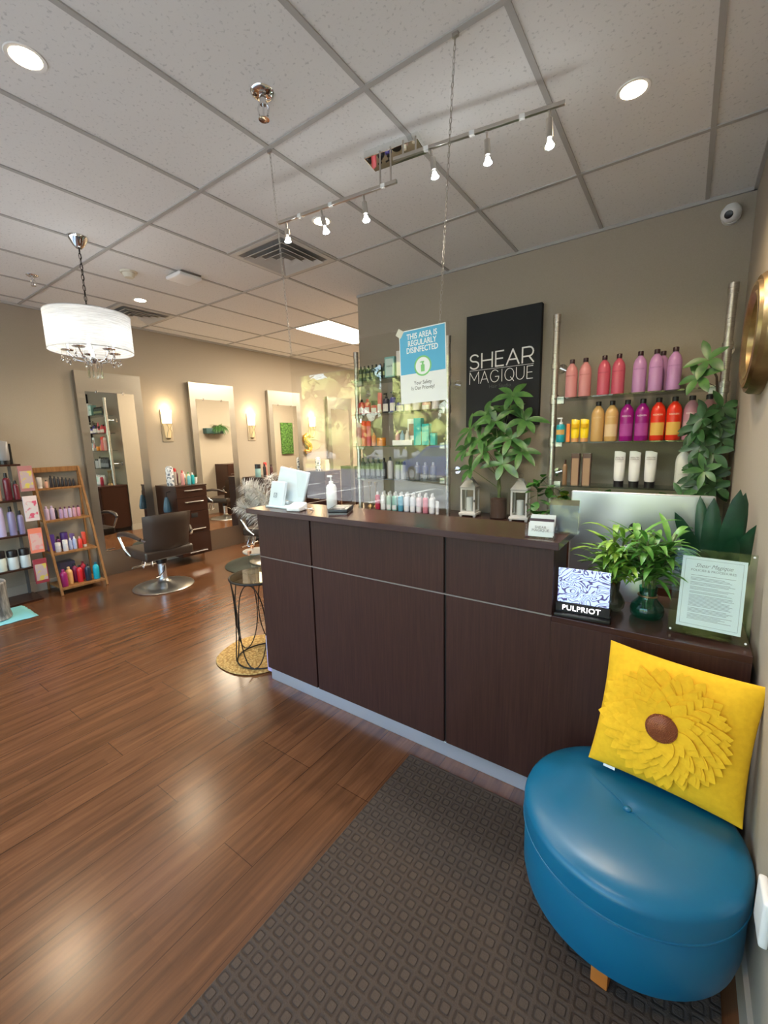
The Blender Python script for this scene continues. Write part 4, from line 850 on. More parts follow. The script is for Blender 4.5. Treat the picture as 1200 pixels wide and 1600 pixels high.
bm = mk(rbox, -.055, .055, -.085, .085, .006, .030, .007, 3); obj('housing', bm, black_pl, t); obj('base', mk(rbox, -.05, .05, -.08, .08, 0, .008, .003, 2), P('terminal_grey', (.4, .4, .4), .4), t); obj('screen', mk(rbox, -.04, .04, .0, .07, .030, .0315, .0005, 1), P('screen_grey', (.25, .27, .24), .2), t); obj('keypad', mk(rbox, -.035, .035, -.07, -.01, .030, .0325, .001, 1), P('key_grey', (.08, .08, .08), .5), t)
t = thing('business_card_holder', 'clear holder filled with white business cards on the counter end', 'card holder', (-.442, 1.70, tz_), math.radians(6))
bm = mk(box, -.055, .055, -.05, .04, 0, .002); box(bm, -.055, .055, -.05, -.048, 0, .03); box(bm, -.055, -.053, -.05, .04, 0, .05); box(bm, .053, .055, -.05, .04, 0, .05); obj('tray', bm, clear_g, t, False)
rc = math.radians(-14)
for k in range(7): obj('business_card', mk(box, -.046, .046, 0, .0012, .002, .056), paper if k not in (2, 3) else P('card_maroon', (.06, .02, .03), .5), t, False, loc=(random.uniform(-.003, .003), -.035 + k * .0085, .003 + k * .004), rot=(rc, 0, 0))
obj('card_lettering', text_bm('SHEAR\nMAGIQUE', .0145, .0001, lines=.8), P('card_ink', (.2, .2, .2), .6), t, False, loc=(0, -.0362, .036), rot=(rc, 0, 0))
t = thing('brochure_stand', 'clear stand with a grey and brown brochure behind the business cards', 'brochure holder', (-.385, 1.80, tz_), math.radians(6))
obj('brochure', mk(box, -.055, .055, 0, .006, .004, .135), P('brochure_grey', (.13, .13, .17), .3), t, False, rot=(math.radians(-12), 0, 0)); obj('brochure_band', mk(box, -.055, .055, -.001, 0, .112, .135), P('brochure_brown', (.10, .045, .03), .4), t, False, rot=(math.radians(-12), 0, 0))
bm = mk(box, -.06, .06, -.004, -.002, .0, .14); obj('acrylic_front', bm, clear_g, t, False, rot=(math.radians(-12), 0, 0)); obj('acrylic_foot', mk(box, -.06, .06, -.03, .05, 0, .003), clear_g, t, False)

# ------------------------------------------------------------------ ottoman and pillow
lea = P('teal_leather', (.002, .115, .225), .36); n, l, b = nodes(lea); v = mapped(lea, (1, 1, 1)); r, tt = noise_ramp(lea, v, (.3,) * 3, (.42,) * 3, 9, 4); l.new(r.outputs[0], b.inputs['Roughness']); n2 = n.new('ShaderNodeTexVoronoi'); n2.inputs['Scale'].default_value = 500; l.new(v, n2.inputs['Vector']); bump(lea, n2.outputs[0], .08, .001)
OX, OY = -.064, 1.347
t = thing('round_ottoman', 'round teal blue leather storage ottoman on the brown mat', 'ottoman', (OX, OY, 0.0105), math.radians(-35))
OR = .300
obj('body', mk(lathe, [(0, .112), (OR - .03, .112), (OR - .01, .119), (OR - .004, .15), (OR - .004, .287), (OR - .008, .295), (0, .295)], seg=72), lea, t)
bm = mk(lathe, [(0, .296), (OR - .007, .296), (OR, .303), (OR, .360), (OR - .004, .371), (OR - .018, .382), (OR - .06, .3915), (OR * .55, .3965), (.06, .3955), (.022, .391), (.008, .386), (0, .385)], seg=72); lid_ = obj('lid', bm, lea, t)
obj('piping', mk(tube, [((OR - .001) * math.cos(a), (OR - .001) * math.sin(a), .305) for a in [2 * PI * k / 72 for k in range(72)]], .0035, 8, False, True), lea, lid_)
obj('button', mk(lathe, [(0, .385), (.012, .385), (.011, .391), (.006, .3945), (0, .395)], seg=20), lea, lid_)
obj('seam', mk(tube, [(x, 0, .3972 - .0062 * (abs(x) / .23) ** 3 - (.011 if abs(x) < .014 else 0)) for x in [-.23 + .46 * k / 40 for k in range(41)]], .0012, 5), lea, lid_)
orange_w = P('orange_wood', (.55, .17, .03), .4)
for k in range(4):
    a = math.radians(-62 + 90 * k); bm = mk(rbox, -.022, .022, -.022, .022, 0, .113, .004, 2, Matrix.Translation((.225 * math.cos(a), .215 * math.sin(a), 0)) @ Matrix.Rotation(a, 4, 'Z')); obj('leg', bm, orange_w, t)

yel = P('yellow_felt', (.84, .46, .008), .85); n, l, b = nodes(yel); v = mapped(yel, (1, 1, 1)); r, tt = noise_ramp(yel, v, (.80, .44, .007), (.87, .50, .011), 60, 5); l.new(r.outputs[0], b.inputs['Base Color']); bump(yel, tt.outputs[0], .25, .002)
uu = Vector((1.0, -.075, -.065)).normalized(); vv = Vector((.12, .25, .95)); vv = (vv - uu * vv.dot(uu)).normalized(); ww = uu.cross(vv)   # ww points to the camera side (-Y, +Z)
ww = ww if ww.y < 0 else -ww
t = thing('sunflower_pillow', 'yellow square pillow with felt sunflower petals leaning on the ottoman', 'pillow')
pc = Vector((.026, 1.514, .616)); Mx = Matrix.Identity(4)
for i in range(3): Mx[i][0] = uu[i]; Mx[i][1] = vv[i]; Mx[i][2] = ww[i]
Mx.translation = pc; t.matrix_world = Mx
S2 = .208
def pz_(x, y):
    a, b_ = abs(x) / S2, abs(y) / S2
    return .060 * max(0, (1 - a ** 2.6)) ** .6 * max(0, (1 - b_ ** 2.6)) ** .6
bm = bmesh.new(); N = 28; front = {}; back = {}
for i in range(N + 1):
    for j in range(N + 1):
        a, b_ = -1 + 2 * i / N, -1 + 2 * j / N; a = math.sin(a * PI / 2); b_ = math.sin(b_ * PI / 2)
        pin = 1 - .05 * (1 - abs(a) ** 2) * abs(b_) ** 3; pin2 = 1 - .05 * (1 - abs(b_) ** 2) * abs(a) ** 3
        x, y = a * S2 * pin2, b_ * S2 * pin; zf = pz_(a * S2, b_ * S2) + .003 * noise.noise(Vector((a * 3, b_ * 3, 1)))
        edge = i in (0, N) or j in (0, N)
        front[i, j] = bm.verts.new((x, y, 0 if edge else max(.002, zf))); back[i, j] = front[i, j] if edge else bm.verts.new((x, y, -max(.002, zf)))
for i in range(N):
    for j in range(N):
        bm.faces.new((front[i, j], front[i + 1, j], front[i + 1, j + 1], front[i, j + 1])); q = (back[i, j], back[i, j + 1], back[i + 1, j + 1], back[i + 1, j])
        bm.faces.new(q)
obj('cushion', bm, yel, t, ang=3)
random.seed(9); bm = bmesh.new()
cxp, cyp = -.020, .004
for ring, (R0, cnt, L, W) in enumerate(((.132, 34, .070, .040), (.114, 31, .072, .042), (.094, 27, .074, .044), (.076, 22, .074, .046), (.060, 18, .072, .044), (.048, 14, .066, .042))):
    for k in range(cnt):
        a = 2 * PI * (k + .5 * (ring % 2)) / cnt + random.uniform(-.06, .06); ca, sa = math.cos(a), math.sin(a); R_ = R0 * random.uniform(.94, 1.05)
        rows = []; lift = .003 + ring * .0019; L_ = L * random.uniform(.9, 1.1)
        for s in range(7):
            tt_ = s / 6; rad = R_ - .02 + L_ * tt_; hw = W * .5 * math.sin(PI * min(1, tt_ * .86 + .14)) ** .85 if s < 6 else 0
            row = []
            for sd in ((-1, 0, 1) if s < 6 else (0,)):
                x = cxp + rad * ca - sa * hw * sd; y = cyp + rad * sa + ca * hw * sd; x = max(-S2 * .97, min(S2 * .97, x)); y = max(-S2 * .97, min(S2 * .97, y))
                row.append(bm.verts.new((x, y, pz_(x, y) + lift + .011 * tt_ ** 1.5 + .0018 * sd + .003 * (k % 2))))
            rows.append(row)
        for s in range(5):
            a_, b_ = rows[s], rows[s + 1]
            for q in range(2): 
                if len(b_) == 3: bm.faces.new((a_[q], a_[q + 1], b_[q + 1], b_[q]))
        a_, b_ = rows[5], rows[6]; bm.faces.new((a_[0], a_[1], b_[0])); bm.faces.new((a_[1], a_[2], b_[0]))
pet = obj('felt_petals', bm, yel, t, False); sm_ = pet.modifiers.new('thick', 'SOLIDIFY'); sm_.thickness = .001
bead = P('copper_bead', (.30, .09, .035), .3, .4); bm = bmesh.new(); z0 = pz_(cxp, cyp) + .022
lathe(bm, [(0, z0), (.036, z0 - .001), (.0425, z0 - .006), (.0425, z0 - .02), (0, z0 - .02)], (cxp, cyp, 0), 28)
for rr in range(10):
    R_ = .0045 * rr + .0005; cnt = max(1, int(2 * PI * R_ / .0048))
    for k in range(cnt):
        a = 2 * PI * k / cnt; bmesh.ops.create_icosphere(bm, subdivisions=1, radius=.0023, matrix=Matrix.Translation((cxp + R_ * math.cos(a), cyp + R_ * math.sin(a), z0 + .0005 - .002 * (R_ / .034) ** 2)))
obj('beaded_center', bm, bead, t); obj('care_label', mk(box, -.16, -.125, -.211, -.200, -.003, .002), paper, t, False)
# ------------------------------------------------------------------ side table, rug, pampas
t = thing('glass_side_table', 'round glass topped side table with looped black wire legs left of the desk', 'side table', (-2.385, 1.83, .0)); t.scale = (1, 1, 1.13)
gt = thin_glass('table_glass', (.45, .5, .47), 1.5)
obj('glass_top', mk(lathe, [(0, .552), (.195, .552), (.195, .560), (0, .560)], seg=40), gt, t); obj('rim', mk(tube, [(.2 * math.cos(a), .2 * math.sin(a), .552) for a in [2 * PI * k / 48 for k in range(48)]], .007, 8, False, True), dark_metal, t)
obj('base_ring', mk(tube, [(.19 * math.cos(a), .19 * math.sin(a), .022) for a in [2 * PI * k / 48 for k in range(48)]], .005, 8, False, True), dark_metal, t)
for k in range(6):
    a0 = 2 * PI * k / 6; pts = []
    for j in range(25):
        u_ = j / 24 * 2 * PI; a = a0 + .50 * math.sin(u_); z = .287 - .262 * math.cos(u_); R_ = .195; pts.append((R_ * math.cos(a), R_ * math.sin(a), z))
    obj('wire_loop', mk(tube, pts[:-1], .0038, 6, False, True), dark_metal, t)
cop = P('copper', (.75, .38, .22), .3, .9)
t = thing('tray_riser', 'small round tray riser with copper capped leg on the glass side table', 'tray', (-2.47, 1.90, .634))
obj('tray_top', mk(lathe, [(0, .135), (.10, .135), (.105, .139), (.105, .147), (0, .147)], seg=32), P('grey_tray', (.35, .34, .31), .25, .3), t)
for k in range(3):
    a = 2.9 + 2 * PI * k / 3; x, y = .095 * math.cos(a), .095 * math.sin(a); l_ = obj('leg', mk(tube, [(x, y, 0), (x, y, .135)], .010, 12), clear_g, t); obj('cap', mk(tube, [(x, y, .135), (x, y, .165)], .013, 12), cop, l_)
rugm = P('mustard_knit', (.62, .38, .10), .95); n, l, b = nodes(rugm); v = mapped(rugm, (1, 1, 1)); vo = n.new('ShaderNodeTexVoronoi'); vo.inputs['Scale'].default_value = 55; l.new(v, vo.inputs['Vector'])
cr = n.new('ShaderNodeValToRGB'); cr.color_ramp.elements[0].color = (.80, .55, .20, 1); cr.color_ramp.elements[1].color = (.42, .24, .07, 1); cr.color_ramp.elements[1].position = .75; l.new(vo.outputs[0], cr.inputs[0]); l.new(cr.outputs[0], b.inputs['Base Color']); bp_ = bump(rugm, vo.outputs[0], .9, .01); bp_.invert = True
bm = bmesh.new()
lathe(bm, [(0, .0005), (.29, .0005), (.303, .006), (.298, .013), (.28, .014), (0, .014)], seg=48)
for q in bm.verts:
    a = math.atan2(q.co.y, q.co.x); r_ = math.hypot(q.co.x, q.co.y)
    if r_ > .2: q.co *= 1 + .02 * math.sin(5 * a) ; q.co.z = max(.0005, q.co.z)
o = obj('knitted_rug', bm, rugm, loc=(-2.475, 1.86, 0)); tag(o, 'small round mustard yellow knitted rug under the glass side table', 'rug')
t = bpy.context.scene
vessel('box', 'shampoo_carton', 'tall lavender carton standing on the rug against the desk end', 'box', -2.192, 1.735, .0145, (.50, .42, .72), BLK, .25, .024, .0, None, patch=(.7, .68, .78), pz=(.55, .95))
# move the table onto the rug
for o in C.objects:
    if o.name == 'glass_side_table': o.location.z = .0 
t = thing('pampas_arrangement', 'fluffy white pampas plumes in a tall vase beyond the desk end', 'dried flowers', (-2.66, 2.32, 0)); random.seed(6)
obj('floor_vase', mk(lathe, [(0, 0), (.08, 0), (.10, .15), (.09, .5), (.05, .68), (.055, .72), (.045, .72), (.04, .68), (0, .66)], seg=28), P('vase_brown', (.06, .035, .02), .4), t)
plm = P('plume', (.72, .70, .66), .9); bs = bmesh.new(); bl = bmesh.new()
for k, (ex, ey, ez, ht) in enumerate(((-.26, -.16, 1.20, .30), (-.24, -.24, 1.04, .30), (-.14, -.2, 1.22, .26), (.10, .0, 1.32, .24), (-.28, -.14, 1.10, .26), (.0, -.1, 1.27, .26))):
    p0, p3 = Vector((0, 0, .66)), Vector((ex, ey, ez)); pts = [p0, p0 + Vector((ex * .15, ey * .15, (ez - .66) * .5)), p0 + Vector((ex * .5, ey * .5, (ez - .66) * .85)), p3]; tube(bs, pts, .003, 5)
    dr = (p3 - pts[1]).normalized(); st = pts[1].lerp(p3, .3)
    for j in range(420):
        f = j / 420; q = st + (p3 - st) * f + Vector((0, 0, .02 * math.sin(f * PI))); a = random.uniform(0, 2 * PI); u_, v_ = frame_from(dr); sd = (u_ * math.cos(a) + v_ * math.sin(a)); d = (dr * .8 + sd * .8).normalized()
        leaf(bl, q, d, random.uniform(.08, .15) * (1.1 - .45 * f), .0045, 1.5, 0, n_=4)
obj('stem', bs, P('dry_stem', (.4, .33, .2), .8), t); obj('plume', bl, plm, t, recalc=False)

# ------------------------------------------------------------------ salon mirrors and sconces on the left wall
def salon_mirror(y0, lab, x=XL + .012, flip=1, w_=.71):
    t = thing('salon_mirror', lab, 'mirror', (x, y0, 0), 0, 'tall brushed metal styling mirrors')
    bm = bmesh.new(); box(bm, .0, .055, 0, w_, .0, .305); box(bm, .0, .055, 0, w_, 2.175, 2.405); box(bm, .0, .055, 0, .085, .305, 2.175); box(bm, .0, .055, w_ - .1, w_, .305, 2.175); box(bm, 0, .03, .085, w_ - .1, .305, 2.175)
    obj('metal_frame', bm, steel_panel, t, False); obj('mirror_glass', mk(box, .052, .058, .083, w_ - .098, .30, 2.18), mirror_m, t, False)
    for yy_ in (.2, w_ - .22): obj('clip', mk(rbox, .056, .066, yy_ - .01, yy_ + .01, 2.165, 2.195, .002, 1), chrome, t)
    return t
m1 = salon_mirror(2.05, 'tall brushed metal framed mirror nearest the wooden ladder shelf')
for y0, lab in ((3.40, 'tall brushed metal framed mirror behind the first salon chair, between two sconces'), (4.765, 'tall brushed metal mirror partly crossed by the left edge of the hanging screen'), (6.19, 'farthest tall metal mirror, seen only through the hanging screen')): copy_tree(m1, (XL + .012, y0, 0), label=lab)
sg = emi('sconce_glow', (1, .80, .50), 7); brz = P('sconce_bronze', (.35, .28, .18), .4, .8); wroth = P('sconce_plate', (.62, .55, .42), .4, .6)
def sconce(y, lab):
    t = thing('wall_sconce', lab, 'wall lamp', (XL, y, 1.60), 0, 'wall sconces between the mirrors')
    obj('back_plate', mk(rbox, 0, .012, -.072, .072, 0, .42, .003, 2), wroth, t)
    obj('glass_shade', mk(lathe, [(.054, .24), (.068, .41), (.065, .41), (.051, .245)], (.012, 0, 0), 20, 1.1, 1, -PI / 2, PI / 2), sg, t, recalc=False)
    obj('lower_glass', mk(lathe, [(.034, .05), (.054, .24), (.051, .24), (.031, .055)], (.012, 0, 0), 20, 1.1, 1, -PI / 2, PI / 2), P('amber_glass', (.55, .42, .22), .3, 0, Emission_Color=(1, .7, .35, 1), Emission_Strength=.25), t, recalc=False)
    bm = mk(lathe, [(.02, .03), (.035, .05), (.02, .06)], (.012, 0, 0), 16, 1.1, 1, -PI / 2, PI / 2)
    for s in (-1, 1): tube(bm, [(.03, s * .03, .05), (.062, s * .03, .12), (.068, s * .008, .17), (.068, s * .03, .22), (.07, s * .045, .26)], .003, 6)
    tube(bm, [(.07, -.045, .23), (.078, 0, .235), (.07, .045, .23)], .003, 6); obj('scroll_bracket', bm, brz, t)
    lamp('POINT', 'sconce_lamp', (.10, 0, .45), 2.2, (1, .74, .42), parent=t, shadow_soft_size=.04)
for y, lab in ((3.075, 'lit wall sconce to the right of the mirror nearest the ladder shelf'), (4.44, 'lit wall sconce just left of the hanging screen'), (5.80, 'lit wall sconce seen through the hanging screen, above the gold balloon'), (7.2, 'farthest lit wall sconce, beyond the last tall mirror')): sconce(y, lab)
# balloon letter
gb = P('gold_foil', (.95, .55, .08), .18, .9); t = thing('gold_foil_balloon', 'gold foil letter balloon on the wall beside the far sconce', 'balloon', (XL + .05, 5.62, 1.52))
pts = [(0, .07, .11), (0, .05, .145), (0, .0, .155), (0, -.055, .13), (0, -.06, .075), (0, -.01, .03), (0, .05, -.01), (0, .07, -.06), (0, .04, -.12), (0, -.02, -.135), (0, -.07, -.11)]
obj('foil_letter', mk(tube, [(x, y, z) for x, y, z in pts], [.02, .04, .048, .047, .046, .048, .048, .048, .048, .044, .022], 14), gb, t)

# ------------------------------------------------------------------ station cabinets
slot = P('slot_black', (.01, .008, .008), .6)
def cabinet(y0, lab, w_=.42):
    t = thing('station_cabinet', lab, 'cabinet', (XL + .013, y0, .11), 0, 'dark wood styling station cabinets'); D = .50; Hh = .925
    obj('body', mk(box, 0, D - .018, 0, w_, 0, Hh - .02), cab_wood, t, False, .001); obj('top', mk(box, 0, D, -.004, w_ + .004, Hh - .02, Hh), cab_wood, t, False, .001)
    for (z0, z1_, hz, nm) in ((.77, .90, .86, 'drawer'), (.585, .765, .71, 'drawer'), (.30, .58, None, 'dryer_panel'), (.005, .295, None, 'door')):
        p = obj(nm, mk(box, D - .018, D, .003, w_ - .003, z0, z1_), cab_wood, t, False, .001)
        for hh in ([hz] if hz else ([.345] if nm == 'dryer_panel' else [.045])):
            obj('handle', mk(tube, [(D + .012, .10, hh), (D + .012, w_ - .07, hh)], .0055, 8), chrome, p)
    obj('dryer_slot', mk(rbox, D - .012, D + .003, .17, .26, .50, .56, .006, 2), slot, t); obj('lock', mk(tube, [(D, .08, .27), (D + .006, .08, .27)], .008, 12), chrome, t)
    return t
c1 = cabinet(2.83, 'dark station cabinet with chrome bar handles behind the first salon chair')
copy_tree(c1, (XL + .013, 4.205, .11), label='dark station cabinet behind the pampas plumes, left of the hanging screen')
copy_tree(c1, (XL + .013, 5.55, .11), label='dark station cabinet seen through the hanging screen below the balloon'); copy_tree(c1, (XL + .013, 7.0, .11), label='farthest dark station cabinet by the left wall')
t = thing('hanging_hair_dryer', 'blue hair dryer hanging from the side of the first station cabinet', 'hair dryer', (-5.33, 2.768, .80))
obj('body', mk(lathe, [(0, -.09), (.045, -.085), (.05, -.05), (.035, .04), (.018, .10), (0, .11)], seg=20), P('dryer_blue', (.035, .085, .13), .35), t); obj('hook', mk(tube, [(0, 0, .1), (0, .0, .16), (0, .058, .17)], .005, 6), black_pl, t)
gS = 'products on top of the first station cabinet'; ct = .11 + .925 + .0005
lat = P('lattice', (.55, .58, .62), .5); n, l, b = nodes(lat); v = mapped(lat, (1, 1, 1), rot=(0, 0, 0)); wv = n.new('ShaderNodeTexVoronoi'); wv.feature = 'DISTANCE_TO_EDGE'; wv.inputs['Scale'].default_value = 22; l.new(v, wv.inputs['Vector'])
cr = n.new('ShaderNodeValToRGB'); cr.color_ramp.elements[0].color = (.75, .76, .78, 1); cr.color_ramp.elements[1].color = (.16, .19, .24, 1); cr.color_ramp.elements[0].position = .1; cr.color_ramp.elements[1].position = .16; l.new(wv.outputs[0], cr.inputs[0]); l.new(cr.outputs[0], b.inputs['Base Color'])
t = thing('lattice_canister', 'tall grey lattice patterned canister on the first station cabinet', 'canister', (-5.40, 2.88, ct), 0, gS); obj('body', mk(lathe, [(0, 0), (.042, 0), (.045, .01), (.045, .22), (.04, .235), (0, .235)], seg=24), lat, t); obj('lid', mk(lathe, [(0, .235), (.036, .235), (.03, .25), (0, .255)], seg=20), P('grey_lid', (.4, .42, .45), .4), t)
t2_ = copy_tree(t, (-5.40, 5.60, ct), label='grey lattice patterned canister seen through the screen on the third cabinet', group='products on the far station cabinets')
for (kd, y, x, c, cp, h, r, lab) in (('can', 2.955, -5.42, (.5, .45, .4), (.5, .03, .03), .22, .022, 'pale spray can with red cap on the first station cabinet'), ('slim', 2.995, -5.46, (.12, .03, .05), BLK, .2, .022, 'dark red bottle behind the pale can on the first station cabinet'),
      ('slim', 3.035, -5.38, (.62, .28, .26), (.6, .1, .1), .19, .024, 'salmon pink bottle on the first station cabinet'), ('slim', 3.075, -5.42, (.6, .68, .68), WHT, .17, .024, 'white bottle beside the salmon pink one'), ('slim', 3.11, -5.36, (.15, .45, .5), WHT, .14, .022, 'small aqua bottle at the front of the first station cabinet'),
      ('slim', 3.14, -5.42, (.75, .72, .2), (.1, .3, .1), .16, .023, 'yellow bottle with green cap on the first station cabinet'), ('slim', 3.175, -5.38, (.02, .38, .42), WHT, .15, .022, 'turquoise bottle beside the potted succulent')):
    vessel(kd, 'hair_product', lab, 'bottle', x, y, ct, c, cp, h, r, PI / 2, gS)
t = thing('potted_succulent', 'small green plant in a white square pot on the first station cabinet', 'potted plant', (-5.42, 3.225, ct)); obj('pot', mk(lathe, [(0, 0), (.028, 0), (.038, .085), (.034, .085), (.026, .01), (0, .01)], seg=16), P('pot_white', (.72, .71, .7), .4), t)
bl = bmesh.new(); random.seed(1)
for k in range(40): a = random.uniform(0, 6.28); leaf(bl, (.01 * math.cos(a), .01 * math.sin(a), .075), (math.cos(a) * random.random(), math.sin(a) * random.random(), 1), random.uniform(.04, .065), .01, .5, .2, n_=3)
obj('foliage', bl, leafm('leaf_succulent', (.03, .12, .05), (.07, .2, .08)), t, recalc=False)
gS2 = 'products on the far station cabinets'
for (kd, y, x, c, cp, h, r, lab) in (('jar', 4.27, -5.40, (.25, .42, .42), BLK, .2, .045, 'tall teal glass jar on the second station cabinet'), ('slim', 4.36, -5.35, (.03, .02, .02), BLK, .2, .025, 'black bottle on the second station cabinet'), ('can', 4.43, -5.42, (.6, .25, .2), (.6, .06, .05), .22, .028, 'salmon can with red cap on the second station cabinet'), ('slim', 4.55, -5.42, (.08, .03, .03), (.05, .02, .02), .18, .024, 'dark brown bottle on the second station cabinet'),
      ('box', 5.76, -5.36, (.70, .62, .48), BLK, .2, .05, 'cream card standing on the third station cabinet'), ('slim', 5.9, -5.42, (.3, .3, .33), BLK, .16, .025, 'grey bottle on the third station cabinet')):
    vessel(kd, 'hair_product', lab, 'bottle' if kd != 'box' else 'card', x, y, ct, c, cp, h, r, PI / 2, gS2)

# ------------------------------------------------------------------ salon chairs
def salon_chair(loc, rz, lab):
    t = thing('salon_chair', lab, 'chair', loc, rz, 'hydraulic salon chairs')
    obj('base', mk(lathe, [(0, 0), (.305, 0), (.31, .008), (.30, .018), (.2, .035), (.09, .055), (.055, .075), (.045, .1), (0, .1)], seg=56), P('base_steel', (.55, .54, .50), .28, .95), t)
    bm = mk(lathe, [(0, .09), (.042, .09), (.042, .27), (0, .27)], seg=28); obj('column', bm, P('column_chrome', (.75, .78, .82), .2, .8), t)
    obj('boot', mk(lathe, [(0, .265), (.05, .265), (.055, .28), (.055, .33), (.04, .36), (0, .36)], seg=24), black_pl, t)
    obj('pedal', mk(tube, [(0, .05, .24), (.04, .12, .20), (.12, .20, .185), (.17, .22, .185)], .007, 8), chrome, t)
    bm = bmesh.new(); rbox(bm, -.26, .26, -.27, .24, .36, .46, .035, 4)
    for q in bm.verts:
        if q.co.z > .42: q.co.z += .02 * (q.co.x / .26) ** 2 - .008
    obj('seat', bm, leather_b, t)
    # curved backrest
    bm = bmesh.new(); NX, NZ = 12, 8; G_ = {}
    for i in range(NX + 1):
        for j in range(NZ + 1):
            u_, v_ = -1 + 2 * i / NX, j / NZ; wd = .235 + .02 * v_; x = u_ * wd; z = .44 + .40 * v_ + .012 * (1 - u_ * u_); y = .235 + .08 * v_ - .07 * u_ * u_
            th = .032 * (1 - abs(u_) ** 6) ** .5 * (1 - abs(2 * v_ - 1) ** 6) ** .5
            G_[i, j] = (bm.verts.new((x, y - th, z)), bm.verts.new((x, y + th + .002, z)))
    for i in range(NX):
        for j in range(NZ):
            a_, b_, c_, d_ = G_[i, j], G_[i + 1, j], G_[i + 1, j + 1], G_[i, j + 1]
            bm.faces.new((a_[0], b_[0], c_[0], d_[0])); bm.faces.new((a_[1], d_[1], c_[1], b_[1]))
    for i in range(NX): bm.faces.new((G_[i, 0][0], G_[i, 0][1], G_[i + 1, 0][1], G_[i + 1, 0][0])); bm.faces.new((G_[i, NZ][0], G_[i + 1, NZ][0], G_[i + 1, NZ][1], G_[i, NZ][1]))
    for j in range(NZ): bm.faces.new((G_[0, j][0], G_[0, j + 1][0], G_[0, j + 1][1], G_[0, j][1])); bm.faces.new((G_[NX, j][0], G_[NX, j][1], G_[NX, j + 1][1], G_[NX, j + 1][0]))
    obj('backrest', bm, leather_b, t)
    for s in (-1, 1):
        bm = mk(tube, [(s * .27, .20, .60), (s * .30, .10, .635), (s * .31, -.05, .645), (s * .31, -.20, .625), (s * .305, -.25, .59)], [.018, .024, .026, .024, .016], 12); ar = obj('armrest', bm, leather_b, t)
        bm = bmesh.new(); M = Matrix.Identity(4)
        tube(bm, [(s * .31, -.24, .60), (s * .295, -.16, .46), (s * .27, -.08, .39)], .013, 10); tube(bm, [(s * .27, .21, .60), (s * .24, .24, .58)], .012, 8); obj('arm_bracket', bm, chrome, ar)
    bm = bmesh.new()
    for s in (-1, 1): tube(bm, [(s * .05, -.22, .37), (s * .055, -.33, .30), (s * .055, -.37, .19), (s * .05, -.34, .165), (s * .04, -.33, .20), (s * .035, -.28, .34)], .008, 8)
    tube(bm, [(-.17, -.37, .185), (.17, -.37, .185)], .012, 10); obj('footrest', bm, cop if False else chrome, t)
    return t
ch = salon_chair((-4.66, 2.29, 0), math.radians(-92), 'brown leather salon chair on a round steel base in front of the first mirror')
copy_tree(ch, (-4.38, 3.62, 0), math.radians(-75), 'salon chair mostly hidden behind the left end of the desk'); copy_tree(ch, (-3.35, 5.35, 0), math.radians(70), 'salon chair by the side wall, seen reflected in the second mirror')
bm = mk(lathe, [(0, .0005), (.46, .0005), (.47, .006), (.46, .014), (0, .016)], seg=40, a0=0, a1=2 * PI); o = obj('fatigue_mat', bm, P('mat_dark_green', (.035, .045, .032), .6), loc=(-4.42, 3.47, 0)); tag(o, 'dark round floor mat beside the salon chair hidden by the desk', 'mat')
for k in kids(bpy.data.objects['salon_chair.001']): pass
bpy.data.objects['salon_chair.001'].location.z = .0165

# ------------------------------------------------------------------ wooden ladder shelf and its products
t = thing('wooden_ladder_shelf', 'brown wooden ladder shelf with four product shelves by the left wall', 'shelf', (0, 0, 0))
def fx_(z): return -5.66 + (1.33 - z) / 1.33 * .37
for y0, y1 in ((1.525, 1.548), (1.955, 1.978)):
    obj('front_rail', mk(rbox, -.012, .012, 0, y1 - y0, 0, 1.382, .002, 1, Matrix.Translation((-5.285, y0, 0)) @ Matrix.Rotation(-math.atan2(.37, 1.33), 4, 'Y')), acacia, t)
    obj('back_leg', mk(rbox, -5.692, -5.672, y0 + (.002), y1 - .002, 0, 1.335, .002, 1), acacia, t)
obj('top_rail', mk(rbox, -5.675, -5.652, 1.525, 1.978, 1.29, 1.345, .003, 1), acacia, t)
LZ = (1.125, .785, .44, .075)
for z in LZ: obj('wood_shelf', mk(rbox, -5.672, fx_(z) + .02, 1.549, 1.954, z - .022, z, .002, 1), acacia, t); 
ln = ['top', 'second', 'third', 'bottom']; ordn = ['first', 'second', 'third', 'fourth', 'fifth', 'sixth', 'seventh', 'eighth', 'ninth']
def lrow(lvl, items):
    for k, (kd, x, y, c, cp, h, r, desc) in enumerate(items):
        vessel(kd, 'salon_product', desc + ' on the ' + ln[lvl] + ' shelf of the wooden ladder', 'bottle' if kd in ('slim', 'litre', 'pump') else ('tube' if kd == 'tube' else ('jar' if kd == 'jar' else ('box' if kd == 'box' else 'spray can'))), x, y, LZ[lvl] + .0005, c, cp, h, r, PI / 2, 'products on the ' + ln[lvl] + ' shelf of the wooden ladder')
bk = (.02, .015, .018)
lrow(0, [('tube', -5.63, 1.585, (.55, .52, .5), WHT, .12, .022, 'translucent tube at the left end'), ('slim', -5.625, 1.64, (.65, .35, .25), BLK, .085, .015, 'small salmon bottle')] + [('slim', -5.625, 1.685 + .035 * k, bk, BLK, .13 - .008 * k, .015, ordn[k] + ' dark bottle from the left') for k in range(7)])
for k in range(2): pass
pu = (.50, .40, .58)
